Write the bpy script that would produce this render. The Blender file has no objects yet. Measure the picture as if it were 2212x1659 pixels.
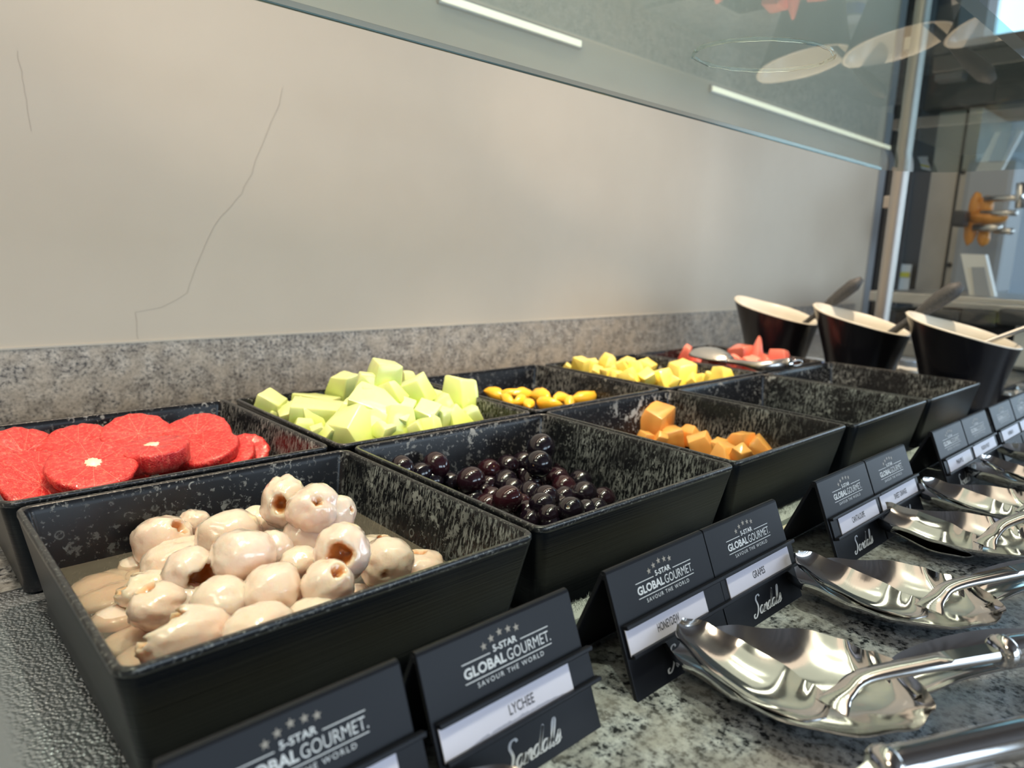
import bpy, bmesh, math, random
from mathutils import Vector, Matrix, noise
from math import sin, cos, pi, radians, sqrt, atan2, exp

scene = bpy.context.scene
COL = scene.collection

# ------------------------------------------------------------------ camera
CAMLOC = Vector((-0.07, -0.3227, 0.1899))
CAMROT = (1.3852, -0.0378, -0.7477)
FPX = 1534.3
cam_data = bpy.data.cameras.new('camera')
cam = bpy.data.objects.new('camera', cam_data)
COL.objects.link(cam)
cam.location = CAMLOC
cam.rotation_euler = CAMROT
cam_data.sensor_width = 36.0
cam_data.lens = 36.0 * FPX / 2212.0
cam_data.clip_start = 0.01
cam_data.dof.use_dof = True
cam_data.dof.focus_distance = 0.56
cam_data.dof.aperture_fstop = 7.0
scene.camera = cam

# ------------------------------------------------------------------ world, lights, exposure
world = bpy.data.worlds.new('world'); scene.world = world
world.use_nodes = True
bgn = world.node_tree.nodes['Background']
bgn.inputs[0].default_value = (0.62, 0.80, 1.0, 1)
bgn.inputs[1].default_value = 1.6

def area(name, loc, target, sx, sy, power, color):
    d = bpy.data.lights.new(name, 'AREA'); d.shape = 'RECTANGLE'; d.size = sx; d.size_y = sy
    d.energy = power; d.color = color
    o = bpy.data.objects.new(name, d); COL.objects.link(o)
    o.location = loc
    o.rotation_euler = (Vector(target) - Vector(loc)).to_track_quat('-Z', 'Y').to_euler()
    return o
def spot(name, loc, target, power, color, size, blend, r=0.03):
    d = bpy.data.lights.new(name, 'SPOT'); d.energy = power; d.color = color
    d.spot_size = radians(size); d.spot_blend = blend; d.shadow_soft_size = r
    o = bpy.data.objects.new(name, d); COL.objects.link(o)
    o.location = loc
    o.rotation_euler = (Vector(target) - Vector(loc)).to_track_quat('-Z', 'Y').to_euler()
    return o
WARM = (1.0, 0.80, 0.58)
DAY = (0.72, 0.87, 1.0)
# daylight from the tall windows on the guests' side of the room
area('window_daylight_far', (2.9, -3.9, 0.7), (2.6, 0.0, 0.2), 1.9, 1.5, 30, DAY)
area('window_daylight_near', (0.2, -3.9, 0.7), (0.2, 0.0, 0.2), 1.9, 1.5, 22, DAY)
area('window_daylight_end', (6.15, -1.9, 0.8), (0.0, 0.2, 0.2), 1.6, 1.6, 20, DAY)
# warm ceiling panels
area('ceiling_panel_light', (0.1, -0.1, 1.78), (0.1, 0.25, 0), 2.6, 0.7, 5, WARM)
area('ceiling_panel_light_left', (-1.6, -0.3, 1.78), (-0.6, 0.5, 0), 0.8, 0.35, 10, WARM)
# small warm down lights over the counter
spot('down_light', (-0.20, -0.15, 1.75), (0.00, 0.16, 0), 50, WARM, 34, 0.7, 0.03)
spot('down_light_second', (0.30, -0.05, 1.75), (0.32, 0.22, 0), 80, WARM, 34, 0.7, 0.03)
spot('down_light_third', (0.80, -0.05, 1.75), (0.80, 0.30, 0), 105, WARM, 34, 0.7, 0.03)
spot('down_light_fourth', (1.30, 0.00, 1.75), (1.25, 0.35, 0), 100, WARM, 34, 0.7, 0.03)

area('wall_fill_light', (0.7, 0.42, 1.84), (0.7, 0.80, 0.9), 3.2, 0.10, 9, (1, .80, .58))  # added fill that warms and brightens the wall, no fixture behind it
# wall washers high at the left, grazing the plaster
spot('wall_washer', (-1.7, -0.25, 0.95), (0.50, 0.80, 0.42), 42, (1, .80, .60), 11, 1.0, 0.03)
spot('wall_washer_far', (-1.5, -0.35, 0.95), (1.30, 0.80, 0.42), 110, (1, .80, .62), 9.0, 1.0, 0.03)

vs = scene.view_settings
vs.view_transform = 'Standard'; vs.look = 'None'; vs.gamma = 1.0
vs.use_curve_mapping = False
vs.exposure = 0.48

# ------------------------------------------------------------------ helpers
from mathutils import Euler
CM = Euler(CAMROT, 'XYZ').to_matrix()
def ray(px, py):
    return CM @ Vector((px - 1106.0, 829.5 - py, -FPX))
def at_z(px, py, z):
    d = ray(px, py); return CAMLOC + d * ((z - CAMLOC.z) / d.z)
def at_y(px, py, y):
    d = ray(px, py); return CAMLOC + d * ((y - CAMLOC.y) / d.y)
def at_x(px, py, x):
    d = ray(px, py); return CAMLOC + d * ((x - CAMLOC.x) / d.x)
def dist(p): return (Vector(p) - CAMLOC).length

def tag(o, label=None, cat=None, group=None, kind=None):
    if label: o['label'] = label
    if cat: o['category'] = cat
    if group: o['group'] = group
    if kind: o['kind'] = kind
    return o
def link(name, me, mats=None, parent=None, smooth=True):
    o = bpy.data.objects.new(name, me); COL.objects.link(o)
    if mats is not None:
        if not isinstance(mats, (list, tuple)): mats = [mats]
        me.materials.clear()
        for m in mats: me.materials.append(m)
    if parent: o.parent = parent
    if smooth:
        for p in me.polygons: p.use_smooth = True
    return o
def build(name, bm, mats, parent=None, smooth=True, loc=None, auto=None):
    bmesh.ops.recalc_face_normals(bm, faces=bm.faces)
    me = bpy.data.meshes.new(name); bm.to_mesh(me); bm.free()
    o = link(name, me, mats, parent, smooth)
    if auto: me.set_sharp_from_angle(angle=radians(auto))
    if loc is not None: o.location = loc
    return o
def empty(name, loc, rz=0.0):
    o = bpy.data.objects.new(name, None); COL.objects.link(o)
    o.location = loc; o.rotation_euler = (0, 0, rz); o.empty_display_size = 0.02
    return o
def add_box(bm, x0, x1, y0, y1, z0, z1, bev=0.0, mi=0, M=None):
    r = bmesh.ops.create_cube(bm, size=1.0)
    v = r['verts']
    for q in v:
        q.co = Vector(((x0+x1)/2 + q.co.x*(x1-x0), (y0+y1)/2 + q.co.y*(y1-y0), (z0+z1)/2 + q.co.z*(z1-z0)))
    fs = set(f for q in v for f in q.link_faces)
    if bev:
        es = list(set(e for q in v for e in q.link_edges))
        rr = bmesh.ops.bevel(bm, geom=es, offset=bev, segments=2, profile=0.6, affect='EDGES')
        fs = set(rr['faces']) | set(f for f in fs if f.is_valid)
    vv = set(q for f in fs if f.is_valid for q in f.verts)
    for f in fs:
        if f.is_valid: f.material_index = mi
    if M is not None:
        for q in vv: q.co = M @ q.co
    return vv
def add_tube(bm, pts, rad, seg=12, cap=True, mi=0):
    pts = [Vector(p) for p in pts]
    n = len(pts)
    rs = rad if isinstance(rad, (list, tuple)) else [rad]*n
    rings = []
    up = Vector((0, 0, 1))
    for i, p in enumerate(pts):
        t = (pts[min(i+1, n-1)] - pts[max(i-1, 0)]).normalized()
        u = t.cross(up)
        if u.length < 1e-3: u = t.cross(Vector((1, 0, 0)))
        u.normalize(); w = u.cross(t).normalized()
        rings.append([bm.verts.new(p + (u*cos(2*pi*k/seg) + w*sin(2*pi*k/seg))*rs[i]) for k in range(seg)])
    for a, b in zip(rings, rings[1:]):
        for k in range(seg):
            f = bm.faces.new((a[k], a[(k+1) % seg], b[(k+1) % seg], b[k])); f.material_index = mi
    if cap:
        bm.faces.new(rings[0][::-1]).material_index = mi
        bm.faces.new(rings[-1]).material_index = mi
def add_lathe(bm, prof, seg=32, center=(0, 0, 0), mi=0, close=False):
    c = Vector(center); rings = []
    for r, z in prof:
        if r < 1e-6: rings.append([bm.verts.new(c + Vector((0, 0, z)))])
        else: rings.append([bm.verts.new(c + Vector((r*cos(2*pi*k/seg), r*sin(2*pi*k/seg), z))) for k in range(seg)])
    for a, b in zip(rings, rings[1:]):
        if len(a) == 1 and len(b) == 1: continue
        for k in range(seg):
            k2 = (k+1) % seg
            if len(a) == 1: f = bm.faces.new((a[0], b[k2], b[k]))
            elif len(b) == 1: f = bm.faces.new((a[k], a[k2], b[0]))
            else: f = bm.faces.new((a[k], a[k2], b[k2], b[k]))
            f.material_index = mi

# ------------------------------------------------------------------ materials
class NT:
    def __init__(s, name):
        s.m = bpy.data.materials.new(name); s.m.use_nodes = True
        s.t = s.m.node_tree; s.n = s.t.nodes; s.l = s.t.links
        s.b = s.n['Principled BSDF']; s.out = s.n['Material Output']
        s._tc = None
    def tc(s, out='Object'):
        if s._tc is None: s._tc = s.n.new('ShaderNodeTexCoord')
        return s._tc.outputs[out]
    def set(s, **k):
        for a, v in k.items():
            a = a.replace('_', ' ')
            if hasattr(v, 'is_linked') or hasattr(v, 'links'): s.l.new(v, s.b.inputs[a])
            else:
                if isinstance(v, tuple) and len(v) == 3 and a in ('Base Color', 'Emission Color', 'Coat Tint', 'Sheen Tint'): v = v + (1,)
                s.b.inputs[a].default_value = v
        return s
    def mapping(s, src=None, scale=(1, 1, 1), loc=(0, 0, 0), rot=(0, 0, 0)):
        m = s.n.new('ShaderNodeMapping'); s.l.new(src or s.tc(), m.inputs[0])
        m.inputs['Scale'].default_value = scale; m.inputs['Location'].default_value = loc; m.inputs['Rotation'].default_value = rot
        return m.outputs[0]
    def noise(s, scale, detail=3, rough=0.5, vec=None, dist=0.0, out=0):
        m = s.n.new('ShaderNodeTexNoise'); s.l.new(vec or s.tc(), m.inputs['Vector'])
        m.inputs['Scale'].default_value = scale; m.inputs['Detail'].default_value = detail
        m.inputs['Roughness'].default_value = rough; m.inputs['Distortion'].default_value = dist
        return m.outputs[out]
    def voro(s, scale, vec=None, feature='F1', out='Distance', rnd=1.0):
        m = s.n.new('ShaderNodeTexVoronoi'); m.feature = feature; s.l.new(vec or s.tc(), m.inputs['Vector'])
        m.inputs['Scale'].default_value = scale; m.inputs['Randomness'].default_value = rnd
        return m.outputs[out]
    def ramp(s, src, stops, interp='LINEAR'):
        m = s.n.new('ShaderNodeValToRGB'); s.l.new(src, m.inputs[0]); cr = m.color_ramp; cr.interpolation = interp
        while len(cr.elements) < len(stops): cr.elements.new(0.5)
        for e, (p, c) in zip(cr.elements, stops):
            e.position = p; e.color = (c, c, c, 1) if not isinstance(c, tuple) else c + (1,)
        return m.outputs[0]
    def mix(s, fac, a, b, mode='MIX'):
        m = s.n.new('ShaderNodeMix'); m.data_type = 'RGBA'; m.blend_type = mode
        for i, v in ((0, fac), (6, a), (7, b)):
            if isinstance(v, (int, float)): m.inputs[i].default_value = v
            elif isinstance(v, tuple): m.inputs[i].default_value = v + (1,)
            else: s.l.new(v, m.inputs[i])
        return m.outputs[2]
    def math(s, op, a, b=None):
        m = s.n.new('ShaderNodeMath'); m.operation = op
        for i, v in ((0, a), (1, b)):
            if v is None: continue
            if isinstance(v, (int, float)): m.inputs[i].default_value = v
            else: s.l.new(v, m.inputs[i])
        return m.outputs[0]
    def sep(s, vec):
        m = s.n.new('ShaderNodeSeparateXYZ'); s.l.new(vec, m.inputs[0]); return m.outputs
    def bump(s, h, strength=0.3, distance=0.001):
        m = s.n.new('ShaderNodeBump'); s.l.new(h, m.inputs['Height'])
        m.inputs['Strength'].default_value = strength; m.inputs['Distance'].default_value = distance
        s.l.new(m.outputs[0], s.b.inputs['Normal']); return m.outputs[0]
    def attr(s, name, out='Fac'):
        m = s.n.new('ShaderNodeAttribute'); m.attribute_name = name; return m.outputs[out]
    def objrand(s):
        m = s.n.new('ShaderNodeObjectInfo'); return m.outputs['Random']

def plain(name, col, rough=0.5, metal=0.0, **k):
    t = NT(name); t.set(Base_Color=col, Roughness=rough, Metallic=metal, **k); return t.m

def m_granite(name, sc, light, mid, dark, thr=0.42, warm=None, rough=0.28):
    t = NT(name)
    a = t.noise(sc, 5, 0.62); b = t.noise(sc*0.28, 3, 0.5); c = t.voro(sc*1.1)
    f = t.ramp(a, [(thr-0.07, dark), (thr+0.01, mid), (0.60, light)])
    g = t.ramp(b, [(0.42, (0.62, 0.60, 0.58)), (0.62, (1, 1, 1))])
    col = t.mix(1.0, f, g, 'MULTIPLY')
    sp = t.ramp(t.noise(sc*2.3, 2, 0.5), [(0.30, 1.0), (0.36, 0.0)])
    col = t.mix(t.math('MULTIPLY', sp, 0.85), col, dark)
    if warm:
        w = t.ramp(t.noise(sc*0.12, 2, 0.5), [(0.45, 0.0), (0.65, 0.5)])
        col = t.mix(w, col, warm)
    t.set(Base_Color=col, Roughness=rough); t.bump(a, 0.05, 0.0005)
    return t.m
M = {}
M['granite'] = m_granite('granite_counter', 230, (0.46, 0.50, 0.53), (0.27, 0.30, 0.33), (0.018, 0.022, 0.028), 0.46, (0.38, 0.38, 0.36))
M['granite_back'] = m_granite('granite_splash_warm_lit', 210, (0.74, 0.67, 0.58), (0.47, 0.425, 0.37), (0.10, 0.10, 0.10), 0.45, (0.66, 0.56, 0.44), 0.45)  # same stone as the counter, warm light worked into its tan colour

t = NT('painted_wall')
n1 = t.noise(2.2, 4, 0.6); n2 = t.noise(90, 3, 0.6)
col = t.ramp(n1, [(0.3, (0.66, 0.58, 0.465)), (0.7, (0.72, 0.64, 0.52))])
t.set(Base_Color=col, Roughness=0.55); t.bump(n2, 0.08, 0.0008); M['wall'] = t.m
M['crack'] = plain('hairline_crack', (0.42, 0.37, 0.30), 0.8)
M['caulk'] = plain('caulk_bead', (0.66, 0.60, 0.50), 0.5)

def m_tray(name, amt):
    t = NT(name)
    oi = t.n.new('ShaderNodeObjectInfo')
    add = t.n.new('ShaderNodeVectorMath'); add.operation = 'ADD'
    t.l.new(t.tc(), add.inputs[0]); 
    cmb = t.n.new('ShaderNodeCombineXYZ')
    r5 = t.math('MULTIPLY', oi.outputs['Random'], 7.0)
    for i in range(3): t.l.new(r5, cmb.inputs[i])
    t.l.new(cmb.outputs[0], add.inputs[1]); v = add.outputs[0]
    big = t.noise(13, 3, 0.55, v)
    reg = t.ramp(big, [(0.44, 0.0), (0.62, 1.0)])
    wetreg = t.ramp(t.noise(17, 3, 0.55, v), [(0.40, 0.05), (0.60, 1.0)])
    fine = t.noise(260, 4, 0.65, v)
    sp = t.ramp(fine, [(0.60, 0.0), (0.64, 1.0)])
    ringd = t.voro(95, v)
    ring = t.ramp(ringd, [(0.20, 0.0), (0.27, 1.0), (0.36, 0.0)])
    brk = t.ramp(t.noise(130, 3, 0.6, v), [(0.50, 0.0), (0.58, 1.0)])
    ring = t.math('MULTIPLY', ring, brk)
    blot = t.ramp(t.noise(70, 5, 0.62, v), [(0.60, 0.0), (0.63, 1.0)])
    vs_ = t.mapping(v, (1, 1, 0.22))
    streak = t.ramp(t.noise(430, 4, 0.65, vs_), [(0.49, 0.0), (0.60, 1.0)])
    streak = t.math('MULTIPLY', t.math('MULTIPLY', streak, t.attr('wet')), wetreg)
    s = t.math('MAXIMUM', t.math('MULTIPLY', sp, 0.55), t.math('MULTIPLY', ring, 0.8))
    s = t.math('MAXIMUM', s, t.math('MULTIPLY', blot, 0.75))
    s = t.math('MULTIPLY', s, t.math('ADD', t.math('MULTIPLY', reg, 0.85), 0.18))
    s = t.math('MAXIMUM', s, t.math('MULTIPLY', streak, 0.62))
    s = t.math('MULTIPLY', s, amt)
    col = t.mix(s, (0.008, 0.009, 0.012), (0.50, 0.53, 0.53))
    t.set(Base_Color=col, Roughness=t.math('ADD', t.math('MULTIPLY', s, 0.45), 0.24))
    t.b.inputs['Specular IOR Level'].default_value = 0.3
    t.bump(s, 0.25, 0.0004)
    return t.m
M['tray_in'] = m_tray('melamine_inside_scaled', 0.85)
t = NT('melamine_outside')
rib = t.noise(1.0, 2, 0.5, t.mapping(None, (9, 9, 520)))
t.set(Base_Color=(0.004, 0.006, 0.010), Roughness=0.38, Specular_IOR_Level=0.28); t.bump(rib, 0.35, 0.0008); M['tray_out'] = t.m
t = NT('melamine_rim')
w = t.ramp(t.noise(420, 3, 0.6), [(0.54, 0.0), (0.72, 1.0)])
t.set(Base_Color=t.mix(w, (0.018, 0.019, 0.022), (0.22, 0.22, 0.21)), Roughness=0.3); M['tray_rim'] = t.m

t = NT('polished_steel')
sc = t.noise(1.0, 2, 0.5, t.mapping(None, (60, 900, 60)))
t.set(Base_Color=(0.66, 0.655, 0.65), Metallic=1.0, Roughness=t.ramp(t.noise(40, 4, 0.6), [(0.3, 0.07), (0.8, 0.17)]))
t.bump(sc, 0.02, 0.0002); M['steel'] = t.m
M['steel_rough'] = plain('satin_steel', (0.58, 0.57, 0.55), 0.33, 1.0)
M['steel_post'] = plain('brushed_post_steel', (0.52, 0.49, 0.46), 0.48, 1.0)
t = NT('frosted_steel')
xx = t.sep(t.tc())[0]
fd = t.ramp(t.math('ADD', t.math('MULTIPLY', xx, 20.0), 0.8), [(0.15, 0.0), (0.50, 1.0)])
pb = t.math('MULTIPLY', t.math('SUBTRACT', 1.0, t.voro(420, None)), fd)
t.set(Base_Color=(0.34, 0.38, 0.43), Metallic=0.75, Roughness=0.30)
t.bump(pb, 0.65, 0.0018); M['frost_drops'] = t.m
M['frost'] = plain('frost', (0.40, 0.43, 0.43), 0.75)
M['tan_seal'] = plain('tan_seal', (0.60, 0.55, 0.43), 0.5)
M['seal_dark'] = plain('grey_green_seal', (0.11, 0.13, 0.125), 0.5)

t = NT('acrylic_black'); t.set(Base_Color=(0.008, 0.009, 0.014), Roughness=0.42, Specular_IOR_Level=0.22)
t.bump(t.noise(600, 2, 0.5), 0.06, 0.0003); M['acrylic'] = t.m
M['print_white'] = plain('print_white', (0.66, 0.67, 0.71), 0.5)
M['print_gold'] = plain('print_gold', (0.30, 0.265, 0.23), 0.45)
M['print_ink'] = plain('print_ink', (0.05, 0.045, 0.06), 0.5)
M['card'] = plain('white_card', (0.66, 0.63, 0.74), 0.35)
M['card_wet'] = plain('wet_card_edge', (0.36, 0.35, 0.44), 0.35)

def wet(name, c1, c2, sc=60, sss=0.35, rough=0.22, bumps=0.25, bd=0.0006, spec=0.5, coat=0.4, rad=0.006):
    t = NT(name)
    n = t.noise(sc, 3, 0.55)
    t.set(Base_Color=t.mix(t.ramp(n, [(0.35, 0.0), (0.65, 1.0)]), c1, c2), Roughness=rough)
    t.b.inputs['Subsurface Weight'].default_value = sss
    t.b.inputs['Subsurface Radius'].default_value = (1.0, 0.6, 0.4)
    t.b.inputs['Subsurface Scale'].default_value = rad
    t.b.inputs['Coat Weight'].default_value = coat; t.b.inputs['Coat Roughness'].default_value = 0.08
    t.bump(t.noise(sc*4, 3, 0.55), bumps, bd)
    return t
# lychee: pale flesh, brown inside of the pit hole, yellow tinge at the lip
t = wet('lychee_flesh', (0.97, 0.735, 0.63), (0.94, 0.66, 0.56), 48, 0.5, 0.15, 0.55, 0.0009, coat=0.9, rad=0.010)
base = t.b.inputs['Base Color'].links[0].from_socket
hue = t.n.new('ShaderNodeObjectInfo').outputs['Random']
base = t.mix(t.ramp(hue, [(0.0, 0.0), (1.0, 1.0)]), base, (0.90, 0.72, 0.60))
base2 = t.mix(t.attr('tinge'), base, (0.78, 0.50, 0.19))
base3 = t.mix(t.attr('inner'), base2, (0.66, 0.24, 0.06))
t.l.new(base3, t.b.inputs['Base Color']); M['lychee'] = t.m
# grapefruit
t = wet('grapefruit_pulp', (0.50, 0.018, 0.022), (0.70, 0.05, 0.045), 150, 0.25, 0.20, 0.9, 0.0012)
o3 = t.sep(t.tc())
ang = t.math('ARCTAN2', o3[1], o3[0])
seg = t.math('ABSOLUTE', t.math('SUBTRACT', t.math('FRACT', t.math('ADD', t.math('MULTIPLY', ang, 11/(2*pi)), 50.0)), 0.5))
rr = t.math('SQRT', t.math('ADD', t.math('MULTIPLY', o3[0], o3[0]), t.math('MULTIPLY', o3[1], o3[1])))
dl = t.math('MULTIPLY', t.math('SUBTRACT', 0.5, seg), rr)   # approx distance from membrane line
mem = t.ramp(t.math('MULTIPLY', dl, 1000.0), [(0.05, 1.0), (0.22, 0.0)])
topm = t.ramp(t.math('MULTIPLY', o3[2], 1000.0), [(0.0, 0.0), (0.9, 1.0)])
mem = t.math('MULTIPLY', t.math('MULTIPLY', mem, topm), 0.6)
base = t.b.inputs['Base Color'].links[0].from_socket
spl = t.ramp(t.noise(1.0, 3, 0.6, t.mapping(None, (330, 330, 120))), [(0.52, 0.0), (0.68, 1.0)])
base = t.mix(t.math('MULTIPLY', spl, 0.28), base, (0.95, 0.33, 0.22))
t.l.new(t.mix(mem, base, (0.95, 0.50, 0.36)), t.b.inputs['Base Color']); M['grapefruit'] = t.m
M['pith'] = wet('citrus_pith', (0.92, 0.78, 0.60), (0.90, 0.70, 0.50), 200, 0.2, 0.4, 0.3).m
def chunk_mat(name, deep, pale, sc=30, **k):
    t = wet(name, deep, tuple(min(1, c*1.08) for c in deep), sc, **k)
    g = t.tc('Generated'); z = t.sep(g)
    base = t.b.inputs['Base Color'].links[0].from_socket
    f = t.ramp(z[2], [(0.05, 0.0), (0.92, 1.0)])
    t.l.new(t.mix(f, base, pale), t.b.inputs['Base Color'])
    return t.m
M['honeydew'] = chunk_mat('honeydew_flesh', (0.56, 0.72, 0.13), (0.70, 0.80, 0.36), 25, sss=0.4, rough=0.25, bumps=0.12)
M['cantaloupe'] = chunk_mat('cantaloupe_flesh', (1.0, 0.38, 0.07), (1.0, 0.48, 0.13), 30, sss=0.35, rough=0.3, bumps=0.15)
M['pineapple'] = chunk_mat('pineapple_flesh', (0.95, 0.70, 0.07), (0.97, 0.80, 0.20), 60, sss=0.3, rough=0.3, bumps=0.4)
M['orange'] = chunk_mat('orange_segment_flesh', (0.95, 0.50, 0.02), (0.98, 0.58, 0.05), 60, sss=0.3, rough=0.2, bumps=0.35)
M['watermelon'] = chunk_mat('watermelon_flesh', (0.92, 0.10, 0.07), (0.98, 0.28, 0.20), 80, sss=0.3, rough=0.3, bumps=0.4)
t = NT('grape_skin')
rnd = t.objrand()
t.set(Base_Color=t.mix(t.math('MULTIPLY', t.math('POWER', rnd, 4.0), 0.9), (0.008, 0.005, 0.010), (0.032, 0.006, 0.010)),
      Roughness=t.ramp(t.noise(90, 3, 0.5), [(0.4, 0.06), (0.75, 0.26)]))
t.b.inputs['Coat Weight'].default_value = 0.6; t.b.inputs['Coat Roughness'].default_value = 0.05
M['grape'] = t.m
M['grape_stem'] = plain('grape_stem_scar', (0.20, 0.12, 0.06), 0.7)

# cloudy syrup: see-through, a little milky, mirror-like
t = NT('cloudy_syrup'); nt = t.t
tr = t.n.new('ShaderNodeBsdfTransparent'); tr.inputs[0].default_value = (0.93, 0.88, 0.82, 1)
df = t.n.new('ShaderNodeBsdfDiffuse'); df.inputs[0].default_value = (0.42, 0.36, 0.29, 1)
gl = t.n.new('ShaderNodeBsdfGlossy'); gl.inputs['Roughness'].default_value = 0.03
m1 = t.n.new('ShaderNodeMixShader'); m2 = t.n.new('ShaderNodeMixShader'); fr = t.n.new('ShaderNodeFresnel'); fr.inputs[0].default_value = 1.34
m1.inputs[0].default_value = 0.24
t.l.new(tr.outputs[0], m1.inputs[1]); t.l.new(df.outputs[0], m1.inputs[2])
t.l.new(fr.outputs[0], m2.inputs[0]); t.l.new(m1.outputs[0], m2.inputs[1]); t.l.new(gl.outputs[0], m2.inputs[2])
t.l.new(m2.outputs[0], t.out.inputs[0]); M['syrup'] = t.m

# clear greenish glass sheet: reflects by angle on its outer faces, lets light through
def m_glass(name, tint, ior=1.6):
    t = NT(name)
    tr = t.n.new('ShaderNodeBsdfTransparent'); tr.inputs[0].default_value = tint + (1,)
    gl = t.n.new('ShaderNodeBsdfGlossy'); gl.inputs['Roughness'].default_value = 0.012
    fr = t.n.new('ShaderNodeFresnel'); fr.inputs[0].default_value = ior
    ge = t.n.new('ShaderNodeNewGeometry')
    mm = t.math('MULTIPLY', fr.outputs[0], t.math('SUBTRACT', 1.0, ge.outputs['Backfacing']))
    mx = t.n.new('ShaderNodeMixShader'); t.l.new(mm, mx.inputs[0])
    t.l.new(tr.outputs[0], mx.inputs[1]); t.l.new(gl.outputs[0], mx.inputs[2]); t.l.new(mx.outputs[0], t.out.inputs[0])
    return t.m
M['glass'] = m_glass('sneeze_guard_glass', (0.78, 0.88, 0.89), 1.85)
M['glass_clear'] = m_glass('end_panel_glass', (0.955, 0.985, 0.985), 1.45)
M['glass_edge'] = plain('glass_cut_edge', (0.10, 0.20, 0.20), 0.12, 0.0)
M['glass_edge_light'] = plain('glass_edge_pale', (0.16, 0.30, 0.34), 0.15, 0.0)

t = NT('black_glaze'); t.set(Base_Color=(0.010, 0.010, 0.014), Roughness=0.24); M['cup_out'] = t.m
t = NT('ivory_glaze'); t.set(Base_Color=(0.80, 0.76, 0.66), Roughness=0.25); M['cup_in'] = t.m
t = NT('speckled_handle')
t.set(Base_Color=t.ramp(t.noise(900, 2, 0.6), [(0.45, (0.028, 0.03, 0.034)), (0.7, (0.17, 0.17, 0.175))]), Roughness=0.6); M['speckle'] = t.m
M['strip_glow'] = plain('strip_glow', (1, .9, .75), 0.5, Emission_Color=(1, .84, .60), Emission_Strength=1.0)
M['edge_shine'] = plain('polished_glass_edge', (0.24, 0.31, 0.31), 0.12, 0.55)
t = NT('water_clear'); t.set(Base_Color=(.9, .97, .95), Roughness=.05); t.b.inputs['Transmission Weight'].default_value = .85; t.b.inputs['IOR'].default_value = 1.33; M['water_clear'] = t.m
M['sky_pane'] = plain('daylit_pane', (.5, .7, .8), 0.3, Emission_Color=(.50, .82, 1.0), Emission_Strength=1.3)
M['spoon_satin'] = plain('bright_satin_steel', (0.86, 0.84, 0.80), 0.26, 1.0)
M['dark'] = plain('dark_plastic', (0.022, 0.023, 0.028), 0.4)
M['dark_grey'] = plain('charcoal_panel', (0.045, 0.047, 0.05), 0.5)
t = NT('beige_steel'); t.set(Base_Color=t.ramp(t.noise(9, 4, 0.6), [(0.3, (0.40, 0.37, 0.32)), (0.7, (0.47, 0.435, 0.38))]), Roughness=0.4, Metallic=0.25); M['beige'] = t.m
M['grey_paint'] = plain('grey_paint', (0.33, 0.35, 0.37), 0.5)
M['pale_blue_wall'] = plain('pale_blue_wall', (0.62, 0.69, 0.76), 0.6)
M['white_plastic'] = plain('white_plastic', (0.70, 0.70, 0.66), 0.4)
M['amber'] = plain('amber_plastic', (0.62, 0.25, 0.04), 0.3)
M['yellow'] = plain('yellow_print', (0.62, 0.55, 0.05), 0.5)
M['blue_label'] = plain('blue_label', (0.10, 0.20, 0.62), 0.4)
M['paper'] = plain('paper', (0.66, 0.66, 0.63), 0.6)
M['foil'] = plain('foil_lid', (0.62, 0.72, 0.86), 0.25, 0.6)
M['floor'] = plain('floor_tile', (0.12, 0.11, 0.10), 0.4)
M['slat'] = plain('brown_grey_slat', (0.19, 0.155, 0.145), 0.55)
M['ceiling'] = plain('ceiling_paint', (0.22, 0.20, 0.19), 0.7)
M['frame_white'] = plain('window_frame_white', (0.75, 0.78, 0.80), 0.4)
t = NT('crushed_ice'); t.set(Base_Color=(0.80, 0.86, 0.88), Roughness=0.12); t.b.inputs['Transmission Weight'].default_value = 0.6; M['ice'] = t.m

# ------------------------------------------------------------------ the setting
ZG = -0.068       # counter top
ZW = -0.079       # floor of the cold well
WY = 0.80         # face of the back splash; wall face just behind
X_END = 2.93      # right end of the back wall

def struct(name, bm, mats, **k):
    o = build(name, bm, mats, smooth=False, **k); o['kind'] = 'structure'; return o
bm = bmesh.new(); add_box(bm, -3.0, X_END, WY+0.002, WY+0.14, -0.97, 1.9)
wall_back = struct('wall_back', bm, M['wall'])
bm = bmesh.new(); add_box(bm, -3.1, -3.0, -4.1, 0.94, -0.97, 1.9); struct('wall_left', bm, M['wall'])
bm = bmesh.new(); add_box(bm, 4.9, 5.0, -0.25, 2.2, -0.97, 3.3); struct('wall_far', bm, M['pale_blue_wall'])
bm = bmesh.new(); add_box(bm, X_END, 5.0, 2.2, 2.3, -0.97, 3.3); struct('wall_rear', bm, M['dark_grey'])
bm = bmesh.new(); add_box(bm, -3.1, 6.4, -4.2, 2.3, -1.07, -0.97); struct('floor', bm, M['floor'])
bm = bmesh.new(); add_box(bm, -3.1, 3.3, -4.2, 2.3, 1.9, 2.0); add_box(bm, 3.2, 3.3, -4.2, 2.3, 2.0, 3.4); add_box(bm, 3.3, 6.4, -4.2, 2.3, 3.3, 3.4); ceil = struct('ceiling', bm, M['ceiling'])
# brown slats under the ceiling on the guests' side, each its own piece
me0 = None
for i in range(33):
    if me0 is None:
        bm = bmesh.new(); add_box(bm, -0.035, 0.035, -1.35, 1.35, -0.05, 0.0)
        o = build('slat', bm, M['slat'], parent=ceil, smooth=False); me0 = o.data
    else:
        o = bpy.data.objects.new('slat', me0); COL.objects.link(o); o.parent = ceil
    o.location = (-1.9 + i*0.15, -2.2, 1.9)
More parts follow.
